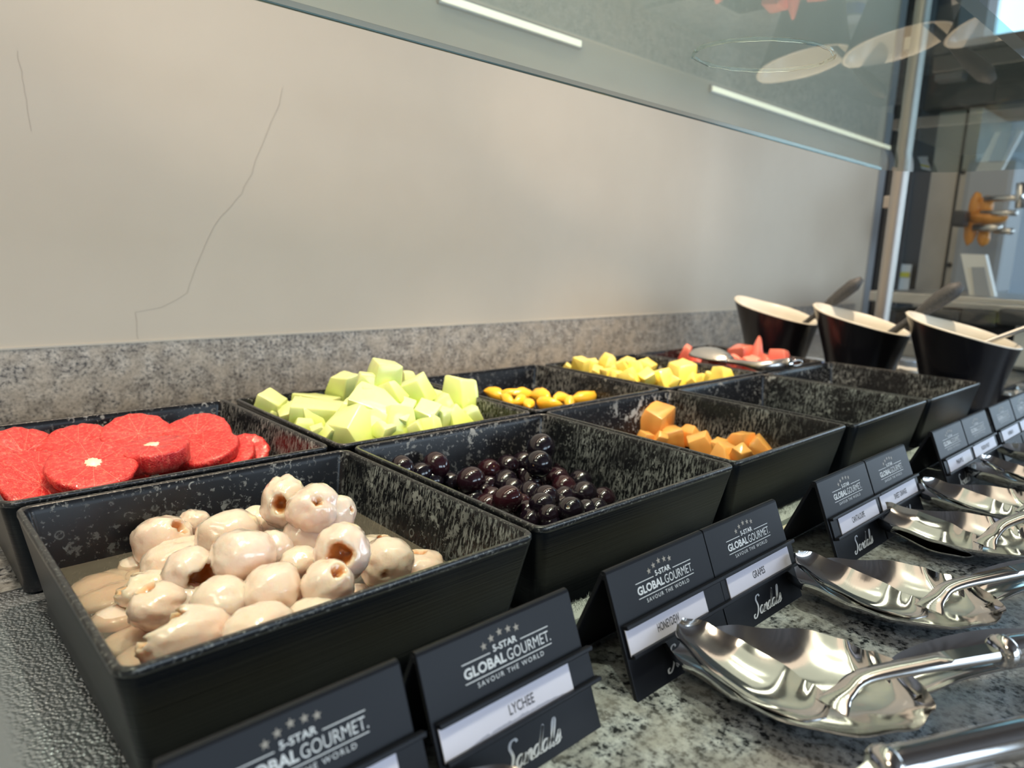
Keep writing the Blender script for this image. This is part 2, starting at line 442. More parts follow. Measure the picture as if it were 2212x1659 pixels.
# guests' side wall with two big windows
bm = bmesh.new()
for (x0, x1, z0, z1) in ((-3.1, -0.9, -0.97, 1.9), (1.3, 1.8, -0.97, 1.9), (4.0, 6.4, -0.97, 1.9), (-0.9, 1.3, -0.97, -0.2), (1.8, 4.0, -0.97, -0.2), (-0.9, 1.3, 1.6, 1.9), (1.8, 4.0, 1.6, 1.9)):
    add_box(bm, x0, x1, -4.2, -4.1, z0, z1)
struct('wall_front', bm, M['wall'])
# end of the room: open window band at the right of the picture
bm = bmesh.new()
for (y0, y1, z0, z1) in ((-4.1, -3.3, -0.97, 1.9), (-3.3, -0.25, -0.97, -0.25), (-3.3, -0.25, 1.7, 1.9)):
    add_box(bm, 6.2, 6.3, y0, y1, z0, z1)
add_box(bm, 5.0, 6.2, -0.35, -0.25, -0.97, 3.3); add_box(bm, 6.2, 6.3, -4.1, -0.25, 1.9, 3.3); add_box(bm, 3.3, 6.3, -4.2, -4.1, 1.9, 3.3)
struct('wall_right', bm, M['wall'])
bm = bmesh.new()
for y in (-3.3, -2.3, -1.3, -0.35): add_box(bm, 6.18, 6.26, y-0.04, y+0.04, -0.25, 1.7)
for z in (-0.25, 0.85, 1.7): add_box(bm, 6.18, 6.26, -3.3, -0.3, z-0.03, z+0.03)
struct('window_1', bm, M['frame_white'])

a = at_x(2084, -260, 4.88); b = at_x(2460, 118, 4.88); b.z = at_x(2160, 150, 4.88).z
w2 = empty('window_2', (4.88, 0, 0)); w2['kind'] = 'structure'
bm = bmesh.new(); add_box(bm, -.01, .02, b.y, a.y, b.z, a.z); build('pane', bm, M['sky_pane'], parent=w2, smooth=False)
bm = bmesh.new(); ww = (a.y-b.y)
for f in (0, .27, .62, 1): add_box(bm, -.06, -.01, a.y-f*ww-.03, a.y-f*ww+.03, b.z, a.z)
for z in (b.z, a.z): add_box(bm, -.06, -.01, b.y-.03, a.y+.03, z-.03, z+.03)
build('frame', bm, M['frame_white'], parent=w2, smooth=False)
# hairline crack in the plaster and two fine cracks
def crack(px, w=0.0005):
    bm = bmesh.new(); P = []
    for a, b in zip(px, px[1:]):
        for k in range(6):
            f = k/6; q = at_y(a[0]+(b[0]-a[0])*f, a[1]+(b[1]-a[1])*f, WY+0.002)
            q.x += 0.0035*noise.noise(Vector((q.z*60, q.x*40, 1))); P.append(q)
    for a, b in zip(P, P[1:]):
        s = Vector((-(b-a).z, 0, (b-a).x)).normalized()*w*0.5
        vs4 = [bm.verts.new(Vector((v.x, WY+0.0016, v.z))) for v in (a-s, a+s, b+s, b-s)]
        bm.faces.new(vs4)
    return build('crack', bm, M['crack'], parent=wall_back, smooth=False)
crack([(612, 190), (598, 235), (560, 330), (522, 420), (476, 470), (440, 530), (416, 600), (408, 632), (350, 664), (291, 675), (293, 705), (298, 738)])
crack([(36, 110), (55, 200), (70, 300)], 0.0004)

# granite back splash, counter, well
bm = bmesh.new(); add_box(bm, -2.9, X_END-0.12, WY, WY+0.022, ZW-0.02, 0.0375, 0.0012)
o = struct('trim_1', bm, M['granite_back']); o['label'] = 'granite back splash along the foot of the cream wall'
bm = bmesh.new(); add_box(bm, -2.9, X_END-0.12, WY-0.0015, WY+0.004, 0.0368, 0.0405, 0.001)
o = struct('trim_2', bm, M['caulk']); o['label'] = 'cream caulk bead above the granite back splash'

bm = bmesh.new()
add_box(bm, -1.5, 2.75, -0.62, -0.032, -0.108, ZG, 0.001)
add_box(bm, 1.36, 2.75, -0.032, WY, -0.108, ZG)
add_box(bm, -1.5, -0.55, -0.032, WY, -0.108, ZG)
add_box(bm, -0.55, 1.36, 0.30, WY, -0.108, ZW)
counter = build('granite_counter', bm, M['granite'], smooth=False)
tag(counter, 'speckled grey granite buffet counter under the fruit trays', 'counter')
bm = bmesh.new(); add_box(bm, -1.45, 2.7, -0.58, 0.78, -0.97, -0.108)
o = build('base_cabinet', bm, M['dark_grey'], smooth=False); tag(o, 'dark cabinet carrying the granite counter', 'cabinet')

well = empty('cold_well', (0, 0, ZW)); tag(well, 'steel cold well with wet frosted left side beneath the trays', 'cold well')
bm = bmesh.new(); add_box(bm, -0.55, 1.36, -0.0, 0.297, -0.025, 0.0)
o = build('well_floor', bm, M['frost_drops'], parent=well, smooth=False)
# frosted lip with grey-green and tan seals in front of it
bm = bmesh.new(); add_box(bm, -0.5, 1.36, -0.018, -0.0005, -0.02, 0.0125, 0.002)
build('frosted_lip', bm, M['frost'], parent=well, smooth=False)
bm = bmesh.new(); add_box(bm, -0.5, 1.36, -0.024, -0.018, -0.02, 0.0108)
build('grey_seal', bm, M['seal_dark'], parent=well, smooth=False)
bm = bmesh.new(); add_box(bm, -0.5, 1.36, -0.032, -0.024, -0.02, 0.0118, 0.001)
build('tan_seal', bm, M['tan_seal'], parent=well, smooth=False)
random.seed(4)
bm = bmesh.new()
for i in range(9000):
    x = random.uniform(-0.02, 1.0); y = -0.0005 - abs(random.gauss(0, 0.006)); 
    if y < -0.0178: continue
    z = 0.012; h = random.uniform(0.0008, 0.0030)*(1 if random.random() < 0.8 else 1.5); a = random.uniform(0, 6.28); w = 0.00028
    tip = bm.verts.new((x+random.gauss(0, 0.0009), y+random.gauss(0, 0.0009), z+h))
    b = [bm.verts.new((x+w*cos(a+k*2.094), y+w*sin(a+k*2.094), z)) for k in range(3)]
    for k in range(3): bm.faces.new((b[k], b[(k+1) % 3], tip))
o = build('frost_fuzz', bm, M['frost'], parent=well, smooth=False); o['kind'] = 'stuff'
# ------------------------------------------------------------------ trays
TW, TD, TH, TAP, TT = 0.260, 0.2578, 0.0775, 0.0125, 0.0042
def rrect(w, d, r, n=6):
    pts = []
    for (sx, sy, a0) in ((1, 1, 0), (-1, 1, pi/2), (-1, -1, pi), (1, -1, 1.5*pi)):
        for k in range(n+1):
            a = a0 + (pi/2)*k/n
            pts.append((sx*(w/2-r) + r*cos(a), sy*(d/2-r) + r*sin(a)))
    return pts
def tray_mesh():
    bm = bmesh.new()
    # (inset, z, corner radius, material: 0 outside 1 rim 2 inside)
    prof = [(TAP, -TH, .007, 0), (TAP-0.001, -TH+0.0015, .008, 0)]
    for k in range(1, 8): prof.append((TAP*(1-k/7.0)+0.0008, -TH+(TH-0.006)*k/7.0, .009, 0))
    prof += [(0.0006, -0.0045, .010, 0), (0.0, -0.0038, .010, 1), (0.0, -0.0010, .010, 1), (0.0008, 0.0, .0095, 1), (TT-0.0009, 0.0, .007, 1), (TT, -0.0010, .0065, 1)]
    for k in range(1, 13): prof.append((TT+(TAP)*k/12.0*0.93, -0.001-(TH-0.011)*k/12.0, .0065, 2))
    prof += [(TT+TAP+0.002, -TH+0.0065, .006, 2), (TT+TAP+0.007, -TH+0.0045, .005, 2)]
    rings = []
    for ins, z, r, mi in prof:
        rings.append([bm.verts.new((x, y, z)) for x, y in rrect(TW-2*ins, TD-2*ins, r)])
    n = len(rings[0])
    for i in range(len(rings)-1):
        for k in range(n):
            f = bm.faces.new((rings[i][k], rings[i][(k+1) % n], rings[i+1][(k+1) % n], rings[i+1][k])); f.material_index = prof[i+1][3]
    f = bm.faces.new(rings[-1]); f.material_index = 2
    f = bm.faces.new(rings[0][::-1]); f.material_index = 0
    bmesh.ops.recalc_face_normals(bm, faces=bm.faces)
    me = bpy.data.meshes.new('tray'); bm.to_mesh(me); bm.free()
    a = me.attributes.new('wet', 'FLOAT', 'CORNER')
    for p in me.polygons:
        side = 1.0 if (p.normal.x < -.75 and p.material_index == 2) else 0.0
        for li in p.loop_indices: a.data[li].value = side
    return me
tmesh = tray_mesh()
TR = {'F0': (0.1302, 0.1257, -0.0034), 'F1': (0.3982, 0.1296, -0.0067), 'F2': (0.6635, 0.1330, 0.0050), 'F3': (0.9325, 0.1287, 0.0062), 'F4': (1.1995, 0.1287, 0.0016),
      'B0': (0.1235, 0.3985, 0.0060), 'B1': (0.3925, 0.3965, -0.0060), 'B2': (0.6583, 0.3995, 0.0100), 'B3': (0.9300, 0.3975, 0.0120), 'B4': (1.1995, 0.3985, 0.004)}
TL = {'F0': 'square black tray of peeled lychees in syrup, nearest the camera', 'F1': 'square black tray holding dark purple grapes',
      'F2': 'square black tray with a few orange cantaloupe chunks', 'F3': 'empty square black tray beside the cantaloupe tray, heavily scaled inside',
      'F4': 'empty square black tray at the far end, in front of the bowls', 'B0': 'square black tray of pink grapefruit slices by the back splash',
      'B1': 'square black tray heaped with green honeydew chunks', 'B2': 'square black tray with yellow orange segments, between honeydew and pineapple',
      'B3': 'square black tray of yellow pineapple chunks', 'B4': 'square black tray of red watermelon with a steel spoon in it'}
for k, (x, y, rz) in TR.items():
    o = bpy.data.objects.new('fruit_tray', tmesh); COL.objects.link(o)
    o.location = (x, y, 0.0 if k != 'F0' else 0.0005); o.rotation_euler = (0, 0, rz)
    tag(o, TL[k], 'tray', 'square black melamine trays')
tmesh.materials.append(M['tray_out']); tmesh.materials.append(M['tray_rim']); tmesh.materials.append(M['tray_in'])
for p in tmesh.polygons: p.use_smooth = True
tmesh.set_sharp_from_angle(angle=radians(50))

# syrup surface (a thin block filling the bottom of the tray)
bm = bmesh.new()
zs = -0.047
ins = TT + TAP*0.62
top = [bm.verts.new((x, y, zs)) for x, y in rrect(TW-2*ins+0.002, TD-2*ins+0.002, .007)]
bm.faces.new(top)
o = build('syrup', bm, M['syrup'], loc=(TR['F0'][0], TR['F0'][1], 0), smooth=False)
o.rotation_euler = (0, 0, TR['F0'][2])
tag(o, 'cloudy syrup pooled around the lychees in the nearest tray', 'syrup', kind='stuff')

# ------------------------------------------------------------------ fruit placement on a heap
def heap_hit(px, py, tray, base, heaps):
    """walk along the sight line through the tray until it meets the heap surface"""
    cx, cy, _ = TR[tray]; d = ray(px, py).normalized()
    t = 0.2; last = None
    while t < 3.0:
        p = CAMLOC + d*t
        h = base
        for (hx, hy, hh, s) in heaps:
            h = max(h, base + hh*exp(-((p.x-cx-hx)**2 + (p.y-cy-hy)**2)/(s*s)))
        inside = abs(p.x-cx) < 0.108 and abs(p.y-cy) < 0.107
        if inside: last = p.copy()
        if p.z < h:
            if inside: return p
            if last is not None: return last
            p.x = min(max(p.x, cx-0.105), cx+0.105); p.y = min(max(p.y, cy-0.104), cy+0.104)
            return p
        t += 0.001
    return last

# ordinal labels by where a piece shows in its heap
ORD = ['leftmost', 'second from left', 'third from left', 'fourth from left', 'fifth from left', 'sixth from left', 'seventh from left', 'eighth from left', 'ninth from left', 'tenth from left', 'eleventh from left', 'twelfth from left']
def heap_labels(items, noun, where, nrows):
    """items: list of (px,py); returns label list, unique: row by height in picture then order from the left"""
    idx = sorted(range(len(items)), key=lambda i: items[i][1])
    rows = []; n = len(items); per = n/float(nrows); out = [None]*n
    names = {1: ['heap'], 2: ['back row', 'front row'], 3: ['back row', 'middle row', 'front row'],
             4: ['back row', 'second row from back', 'third row from back', 'front row'],
             5: ['back row', 'second row from back', 'middle row', 'second row from front', 'front row']}[nrows]
    for r in range(nrows):
        part = idx[int(round(r*per)):int(round((r+1)*per))]
        part.sort(key=lambda i: items[i][0])
        for j, i in enumerate(part):
            out[i] = '%s, %s of the %s, %s' % (noun, ORD[min(j, len(ORD)-1)], names[r], where)
    return out

# ------------------------------------------------------------------ lychees
def lychee(R, hole, seed, th0=0.35, squash=(1, 1, 1), folds=2, ragged=0.25, depth=0.9, sub=4):
    random.seed(seed)
    bm = bmesh.new(); bmesh.ops.create_icosphere(bm, subdivisions=sub, radius=1.0)
    h = Vector(hole).normalized()
    u = h.orthogonal().normalized(); w = h.cross(u)
    sv = Vector((seed*3.17, seed*1.31, seed*0.71))
    grooves = [(random.uniform(0, 2*pi), random.uniform(0.03, 0.085), random.uniform(0.10, 0.2), random.uniform(1.2, 2.6)) for _ in range(folds)]
    dents = [(Vector((random.gauss(0, 1), random.gauss(0, 1), random.gauss(0, 1))).normalized(), random.uniform(0.03, 0.10), random.uniform(0.35, 0.7)) for _ in range(2)]
    inner = []; tinge = []
    for v in bm.verts:
        d = v.co.normalized()
        th = math.acos(max(-1, min(1, d.dot(h)))); ph = atan2(d.dot(w), d.dot(u))
        rim = th0*(1 + ragged*noise.noise(Vector((cos(ph)*1.7, sin(ph)*1.7, 0))+sv) + ragged*0.55*noise.noise(Vector((cos(ph)*6, sin(ph)*6, 0))+sv))
        r = 1 + 0.09*noise.noise(d*1.3+sv) - 0.035*exp(-(noise.noise(d*2.1+sv*1.7)/0.06)**2) + 0.05*noise.noise(d*3.4+sv) + 0.02*noise.noise(d*7+sv) + 0.009*noise.noise(d*15+sv)
        tg = 0.0
        for (p0, dep, wd, ext) in grooves:
            dp = (ph-p0+0.5*sin(th*2+seed)+pi) % (2*pi) - pi
            x = dp*max(0.15, sin(th))/wd
            r -= dep*exp(-x*x)*(1 if th < ext else exp(-((th-ext)/0.25)**2))
            tg = max(tg, 0.12*exp(-(x*0.8)**2)*(1 if th < ext else 0))
        for (dd, dep, wd) in dents:
            a = math.acos(max(-1, min(1, d.dot(dd)))); r -= dep*exp(-(a/wd)**2)
        if th < rim:
            f = th/rim
            base_r = 1.0
            along = cos(rim)*r*(1 - 0.02) - depth*(1 - f**2.2)*min(1.0, rim*1.9)
            rad_ = sin(rim)*r*(f**0.55)*(0.93)
            dirp = (u*cos(ph) + w*sin(ph))
            v.co = h*along + dirp*rad_
            inner.append(max(0.0, min(1.0, (1-f)*6.0))); tinge.append(0.6)
        else:
            e = exp(-((th-rim)/0.16)**2)
            v.co = d*(r*(1+0.05*e))
            inner.append(0.0); tinge.append(max(tg, 0.30*exp(-((th-rim)/0.10)**2)))
        v.co = Vector((v.co.x*squash[0], v.co.y*squash[1], v.co.z*squash[2]))*R
    bmesh.ops.recalc_face_normals(bm, faces=bm.faces)
    me = bpy.data.meshes.new('lychee'); bm.to_mesh(me); bm.free()
    a = me.attributes.new('inner', 'FLOAT', 'POINT'); b = me.attributes.new('tinge', 'FLOAT', 'POINT')
    for i in range(len(inner)): a.data[i].value = inner[i]; b.data[i].value = tinge[i]
    return me
def face_dir(pos, right, up, toward=1.0):
    """direction from a piece given as picture right / up / toward the camera"""
    return (CM @ Vector((right, up, toward))).normalized()
# (u, v in a zoomed crop, radius, depth layer z, hole(right,up,toward), th0, squash, folds)
Q = lambda u, v: (240+u/3.95, 1020+v/3.95)
LY = [
 (Q(690, 430), 30, -0.030, (0, -1, 0), .3, (1, 1, 1), 2, 'round lychee at the left back, pinkish, behind a creased one'),
 (Q(425, 580), 51, -0.034, (.6, .5, .2), .28, (1.1, .95, 1.0), 3, 'large creased lychee at the left back of the heap'),
 (Q(1010, 545), 56, -0.018, (.1, -.75, .45), .38, (1.1, 1, .95), 2, 'lychee with a reddish slit on its underside, back centre'),
 (Q(1240, 440), 36, -0.020, (1, .2, -.5), .3, (1, 1, 1), 1, 'small smooth lychee behind the one with the red slit'),
 (Q(1480, 260), 50, 0.004, (.05, .05, 1), .32, (.9, .95, 1.15), 3, 'topmost left lychee of the heap with a brown hole'),
 (Q(1730, 310), 52, 0.006, (.3, .35, .6), .17, (1.05, 1, 1), 5, 'topmost lychee of the heap with folded petals'),
 (Q(1950, 360), 35, 0.000, (.6, .2, .3), .14, (1, .9, 1.2), 3, 'narrow lychee piece at the right of the topmost ones'),
 (Q(1690, 560), 52, -0.016, (-.4, .2, -1), .3, (1, 1, .95), 1, 'smooth lychee directly under the topmost two'),
 (Q(1980, 685), 57, -0.004, (.08, .10, 1), .46, (1.0, 1.0, 1.05), 1, 'ring-shaped lychee with its brown pit hole facing the camera'),
 (Q(1130, 710), 57, -0.008, (-.8, -.5, .35), .35, (1.1, 1, .95), 3, 'glossy lychee at the heap centre with an opening on its left'),
 (Q(1390, 690), 38, -0.014, (.3, 0, -1), .3, (1, 1, 1.2), 1, 'orange-tinted lychee tucked right of the heap centre'),
 (Q(590, 770), 56, -0.038, (.5, .8, -.4), .3, (1.25, .9, .8), 2, 'long yellowish lychee lying at the left of the heap'),
 (Q(680, 860), 50, -0.022, (.9, -.1, .45), .62, (1, 1, 1), 2, 'torn open lychee with ragged right edge, left of centre'),
 (Q(1620, 770), 40, -0.018, (0, .6, -.8), .3, (1.1, 1, .8), 3, 'golden puckered lychee between the ring-shaped and central ones'),
 (Q(965, 1130), 56, -0.024, (-.2, .2, -1), .3, (1.02, 1, 1), 2, 'pale round lychee near the front, left of the pink-tinged pair'),
 (Q(1380, 1030), 60, -0.020, (.3, .7, -.6), .3, (1, 1, .95), 2, 'large round lychee near the front with a little flap'),
 (Q(1610, 900), 40, -0.030, (.6, .4, -.6), .3, (1, 1, .9), 1, 'small lychee half hidden under the golden puckered one'),
 (Q(1850, 965), 52, -0.014, (.45, .60, .42), .24, (1, 1, 1), 2, 'lychee with a notch at its top right, below the ring-shaped one'),
 (Q(420, 1140), 50, -0.034, (-.4, .9, .2), .35, (1.15, 1, .85), 3, 'folded lychee with a yellow crease at the left front'),
 (Q(640, 1110), 40, -0.036, (1, -.2, .1), .25, (1.1, 1, .9), 2, 'right lobe of folded lychee flesh at the left front'),
 (Q(290, 1010), 45, -0.040, (-.8, .5, .3), .6, (1.1, 1, .8), 4, 'ruffled lychee with torn left edge above the syrup'),
 (Q(640, 1400), 68, -0.026, (-.75, .62, .25), .78, (1.25, .8, .8), 2, 'large half lychee with a torn edge at the front left corner'),
 (Q(1280, 1330), 58, -0.022, (.9, .3, -.3), .3, (1.2, 1, .75), 1, 'pink-tinged lychee against the front wall of the tray'),
 (Q(1750, 1215), 48, -0.024, (0, .3, -1), .3, (1.15, 1, .7), 0, 'smooth pale lychee against the front wall, right of the pink one'),
 ((834, 1217), 55, -0.030, (.12, -.15, .9), .13, (1.05, 1, .95), 3, 'lychee with a puckered nipple facing front, right side'),
 ((931, 1213), 46, -0.042, (0, 1, 0), .3, (1.2, 1, .6), 2, 'yellowish lychee lying low in the syrup at the right'),
 ((991, 1201), 17, -0.045, (0, -1, -.6), .3, (1, 1, 1), 2, 'tiny piece of lychee by the right wall of the tray'),
 ((806, 1160), 32, -0.044, (.7, .5, .2), .6, (1.3, 1, .6), 3, 'ragged lychee piece behind the nippled one'),
 ((790, 1128), 36, -0.050, (0, .9, .3), .7, (1.3, 1, .5), 3, 'curled shred of lychee in the syrup at the back right'),
 ((872, 1172), 36, -0.050, (.2, .9, .3), .7, (1.3, 1, .5), 3, 'curled shred of lychee in the syrup near the right wall'),
 ((848, 1262), 40, -0.048, (0, -1, -.6), .3, (1.5, 1, .5), 1, 'flat lychee piece just under the syrup at the front right'),
 ((740, 1275), 42, -0.046, (0, -1, -.6), .3, (1.5, 1, .5), 1, 'lychee sunk beside the front wall, centre'),
 ((152, 1240), 42, -0.050, (0, -1, -.6), .3, (1.3, 1, .5), 2, 'submerged lychee nearest the back left corner'),
 ((230, 1212), 34, -0.050, (0, -1, -.6), .4, (1.3, 1, .55), 2, 'submerged lychee left of the large creased one, farther back'),
 ((278, 1188), 30, -0.046, (0, -1, -.6), .4, (1.1, 1, .8), 2, 'half sunk lychee touching the back of the large creased one'),
 ((248, 1240), 44, -0.053, (0, -1, -.6), .3, (1.3, 1, .45), 2, 'submerged lychee in the second row from the back left'),
 ((304, 1232), 26, -0.048, (0, -1, -.6), .3, (1.1, 1, .7), 1, 'small submerged lychee at the foot of the creased one'),
 ((222, 1282), 48, -0.050, (0, -1, -.6), .3, (1.4, 1, .5), 2, 'yellow-topped submerged lychee at the left'),
 ((222, 1328), 40, -0.047, (0, -1, -.6), .3, (1.3, 1, .6), 3, 'half sunk lychee left of the ruffled one'),
 ((275, 1372), 52, -0.053, (0, -1, -.6), .3, (1.4, 1, .45), 1, 'blurred lychee under the syrup at the left front'),
 ((262, 1420), 46, -0.051, (0, -1, -.6), .3, (1.3, 1, .5), 1, 'submerged lychee in the front left corner of the tray'),
 ((470, 1215), 45, -0.034, (0, .5, -.7), .3, (1.1, 1, .9), 1, 'lychee buried under the glossy central one'),
 ((560, 1290), 42, -0.044, (0, .5, -.7), .3, (1.1, 1, .9), 1, 'lychee buried between the two front round ones'),
]
for i, (pp, rp, z, hole, th0, sq, folds, lab) in enumerate(LY):
    c = at_z(pp[0], pp[1], z); R = rp*dist(c)/FPX
    # keep the piece inside the tray walls
    cx, cy, _ = TR['F0']
    wl_ = 0.119 - TAP*min(1, -c.z/TH+.1) - R*1.08*sq[0]*.95; wd_ = wl_ + .001
    c.x = min(max(c.x, cx-wl_), cx+wl_); c.y = min(max(c.y, cy-wd_), cy+wd_)
    me = lychee(R*1.03, face_dir(c, *hole), i+1, th0, sq, folds, ragged=0.45 if th0 > .5 else 0.18, sub=4 if z > -0.046 else 3)
    if z < -0.0435:
        for v in me.vertices: v.co.z *= 0.8
        c.z -= 0.005
    o = link('lychee', me, M['lychee']); o.location = c
    tag(o, lab, 'lychee', 'peeled lychees in the nearest tray')

# ------------------------------------------------------------------ grapefruit slices
def slice_mesh(R, th, seed):
    bm = bmesh.new(); n = 72; sv = seed*5.1
    prof = [(0.0, th/2), (0.25, th/2), (0.5, th/2), (0.75, th/2), (0.93, th/2-0.0004), (0.985, th/2-0.0016), (1.0, th/2-0.004), (0.99, 0), (0.965, -th/2+0.003), (0.93, -th/2), (0.5, -th/2), (0.0, -th/2)]
    rings = []
    for fr, z in prof:
        if fr == 0: rings.append([bm.verts.new((0, 0, z))]); continue
        rg = []
        for k in range(n):
            a = 2*pi*k/n
            j = 1 + 0.05*noise.noise(Vector((cos(a)*1.4, sin(a)*1.4, sv))) + (0.025*abs(sin(a*5.5)) if fr > 0.6 else 0) + (0.03*noise.noise(Vector((cos(a)*9, sin(a)*9, sv+z*300))) if fr > .8 else 0)
            zz = z + 0.0022*noise.noise(Vector((cos(a)*fr*4, sin(a)*fr*4, sv)))
            rg.append(bm.verts.new((R*fr*j*cos(a), R*fr*j*sin(a), zz)))
        rings.append(rg)
    for A, B in zip(rings, rings[1:]):
        for k in range(n):
            k2 = (k+1) % n
            if len(A) == 1: bm.faces.new((A[0], B[k], B[k2]))
            elif len(B) == 1: bm.faces.new((A[k], B[0], A[k2]))
            else: bm.faces.new((A[k], B[k], B[k2], A[k2]))
    return bm
def pith_mesh(th, seed):
    random.seed(seed); bm = bmesh.new(); n = 22; c = bm.verts.new((0, 0, th/2+0.0009)); rg = []
    for k in range(n):
        a = 2*pi*k/n; r = 0.0052*(1+0.28*(k % 2)+0.15*random.uniform(-1, 1)); rg.append((r*cos(a), r*sin(a)))
    t1 = [bm.verts.new((x, y, th/2+0.0006)) for x, y in rg]; t2 = [bm.verts.new((x*1.1, y*1.1, th/2-0.001)) for x, y in rg]
    for k in range(n):
        k2 = (k+1) % n; bm.faces.new((c, t1[k], t1[k2])); bm.faces.new((t1[k], t2[k], t2[k2], t1[k2]))
    bm.faces.new(t2[::-1])
    return bm
P3 = lambda u, v: (u/2.911, 820+v/2.911)
# px, R, z, tilt (toward camera, sideways) degrees, thickness, pith?
GF = [
 (P3(585, 555), .0355, -0.012, 20, 3, .012, 1, 'pink grapefruit slice with white star centre, tilted to the camera'),
 (P3(965, 470), .0315, -0.012, 1, -4, .020, 1, 'thick pink grapefruit slice lying flat, white centre, right of the tilted one'),
 (P3(870, 372), .0340, -0.014, 26, 4, .014, 0, 'pink grapefruit slice leaning on the back wall, centre'),
 (P3(500, 450), .0350, -0.020, 27, -6, .014, 0, 'pink grapefruit slice behind the white-centred tilted one'),
 (P3(115, 500), .0350, -0.022, 34, 12, .014, 0, 'ragged pink grapefruit slice by the left end of the tray'),
 (P3(170, 630), .0340, -0.022, 22, 9, .014, 0, 'pink grapefruit slice in front of the leftmost one'),
 (P3(230, 705), .0320, -0.028, 24, 20, .014, 0, 'pink grapefruit slice at the front left, partly under the rim'),
 (P3(1240, 370), .0340, -0.016, 27, -8, .014, 0, 'pink grapefruit slice leaning on the back wall, right'),
 (P3(1290, 455), .0330, -0.022, 13, -12, .014, 0, 'pink grapefruit slice stacked below the right back one'),
 (P3(1420, 500), .0300, -0.030, 22, -16, .014, 0, 'pink grapefruit slice sloping down to the right wall'),
 (P3(1530, 485), .0200, -0.038, 12, -4, .014, 0, 'small pink grapefruit piece between the right slices'),
 (P3(1700, 450), .0260, -0.032, 40, -14, .010, 0, 'thin pink grapefruit slice standing against the right wall'),
 (P3(1180, 525), .0300, -0.036, 6, 0, .014, 0, 'pink grapefruit slice under the thick flat one'),
 (P3(1355, 520), .0220, -0.036, 32, -10, .010, 0, 'folded pink grapefruit slice against the front wall'),
 (P3(30, 590), .0330, -0.034, 8, 0, .014, 0, 'pink grapefruit slice cut by the left edge of the photo'),
 (P3(720, 600), .0330, -0.046, 0, 0, .016, 0, 'pink grapefruit slice lowest at the front, below the thick one'),
 (P3(350, 600), .0340, -0.050, 0, 0, .016, 0, 'pink grapefruit slice lowest at the front left'),
]
for i, (pp, R, z, tl, sd, th, pith, lab) in enumerate(GF):
    c = at_z(pp[0], pp[1], z)
    cy = TR['B0'][1]; c.y = min(max(c.y, cy-0.122+R*0.95), cy+0.118-R*0.92); 
    c.x = max(min(c.x, TR['B0'][0]+0.118-R*0.9), TR['B0'][0]-0.118+R*0.9)
    o = build('grapefruit_slice', slice_mesh(R, th, i), M['grapefruit'])
    view = Vector((CAMLOC.x-c.x, CAMLOC.y-c.y, 0)).normalized(); side = Vector((0, 0, 1)).cross(view)
    n = (Vector((0, 0, 1)) + view*math.tan(radians(tl)) + side*math.tan(radians(sd))).normalized()
    o.rotation_mode = 'QUATERNION'; o.rotation_quaternion = n.to_track_quat('Z', 'Y') ; o.location = c
    tag(o, lab, 'grapefruit', 'pink grapefruit slices')
    if pith: build('pith', pith_mesh(th, i), M['pith'], parent=o)

# ------------------------------------------------------------------ cut chunks
def chunk(R, seed, kind='cube'):
    random.seed(seed*7+3); bm = bmesh.new()
    if kind == 'cube':
        sx, sy, sz = (random.uniform(.75, 1.15) for _ in range(3))
        tp = random.uniform(.55, .9)
        for a in (-1, 1):
            for b in (-1, 1):
                for c in (-1, 1):
                    k = tp if c > 0 else 1.0
                    bm.verts.new((a*sx*k*.78+random.uniform(-.14, .14), b*sy*k*.78+random.uniform(-.14, .14), c*sz*.68+random.uniform(-.16, .16)))
        if random.random() < .6: bm.verts.new((random.uniform(-.3, .3), random.uniform(-.3, .3), -sz*.95))
    elif kind == 'wedge':
        for a in (-1, 1):
            bm.verts.new((a*.9+random.uniform(-.1, .1), -.75, -.55)); bm.verts.new((a*.9+random.uniform(-.1, .1), .75, -.55))
            bm.verts.new((a*.7+random.uniform(-.1, .1), -.5+random.uniform(-.1, .1), .45)); bm.verts.new((a*.55+random.uniform(-.15, .15), .1+random.uniform(-.1, .1), .8))
    elif kind == 'slab':
        for a in (-1, 1):
            for b in (-1, 1):
                for c in (-1, 1):
                    bm.verts.new((a*1.35+random.uniform(-.12, .12), b*.72+random.uniform(-.1, .1), c*.5+random.uniform(-.1, .1)))
    elif kind == 'point':
        for a in (-1, 1):
            for b in (-1, 1): bm.verts.new((a*.9+random.uniform(-.1, .1), b*.5+random.uniform(-.1, .1), -.7))
        bm.verts.new((.15, .1, 1.2)); bm.verts.new((.35, -.1, 1.0)); bm.verts.new((-.55, 0, .3))
    bmesh.ops.convex_hull(bm, input=bm.verts)
    bmesh.ops.dissolve_limit(bm, angle_limit=radians(12), verts=bm.verts, edges=bm.edges)
    bmesh.ops.bevel(bm, geom=list(bm.edges), offset=0.07, segments=2, profile=.5, affect='EDGES', clamp_overlap=True)
    bmesh.ops.triangulate(bm, faces=bm.faces)
    bmesh.ops.subdivide_edges(bm, edges=[e for e in bm.edges if e.calc_length() > .5], cuts=2, use_grid_fill=True)
    sv = Vector((seed*1.7, 0, seed*.3))
    for v in bm.verts: v.co = (v.co + v.co.normalized()*0.045*noise.noise(v.co*2.2+sv))*R
    return bm
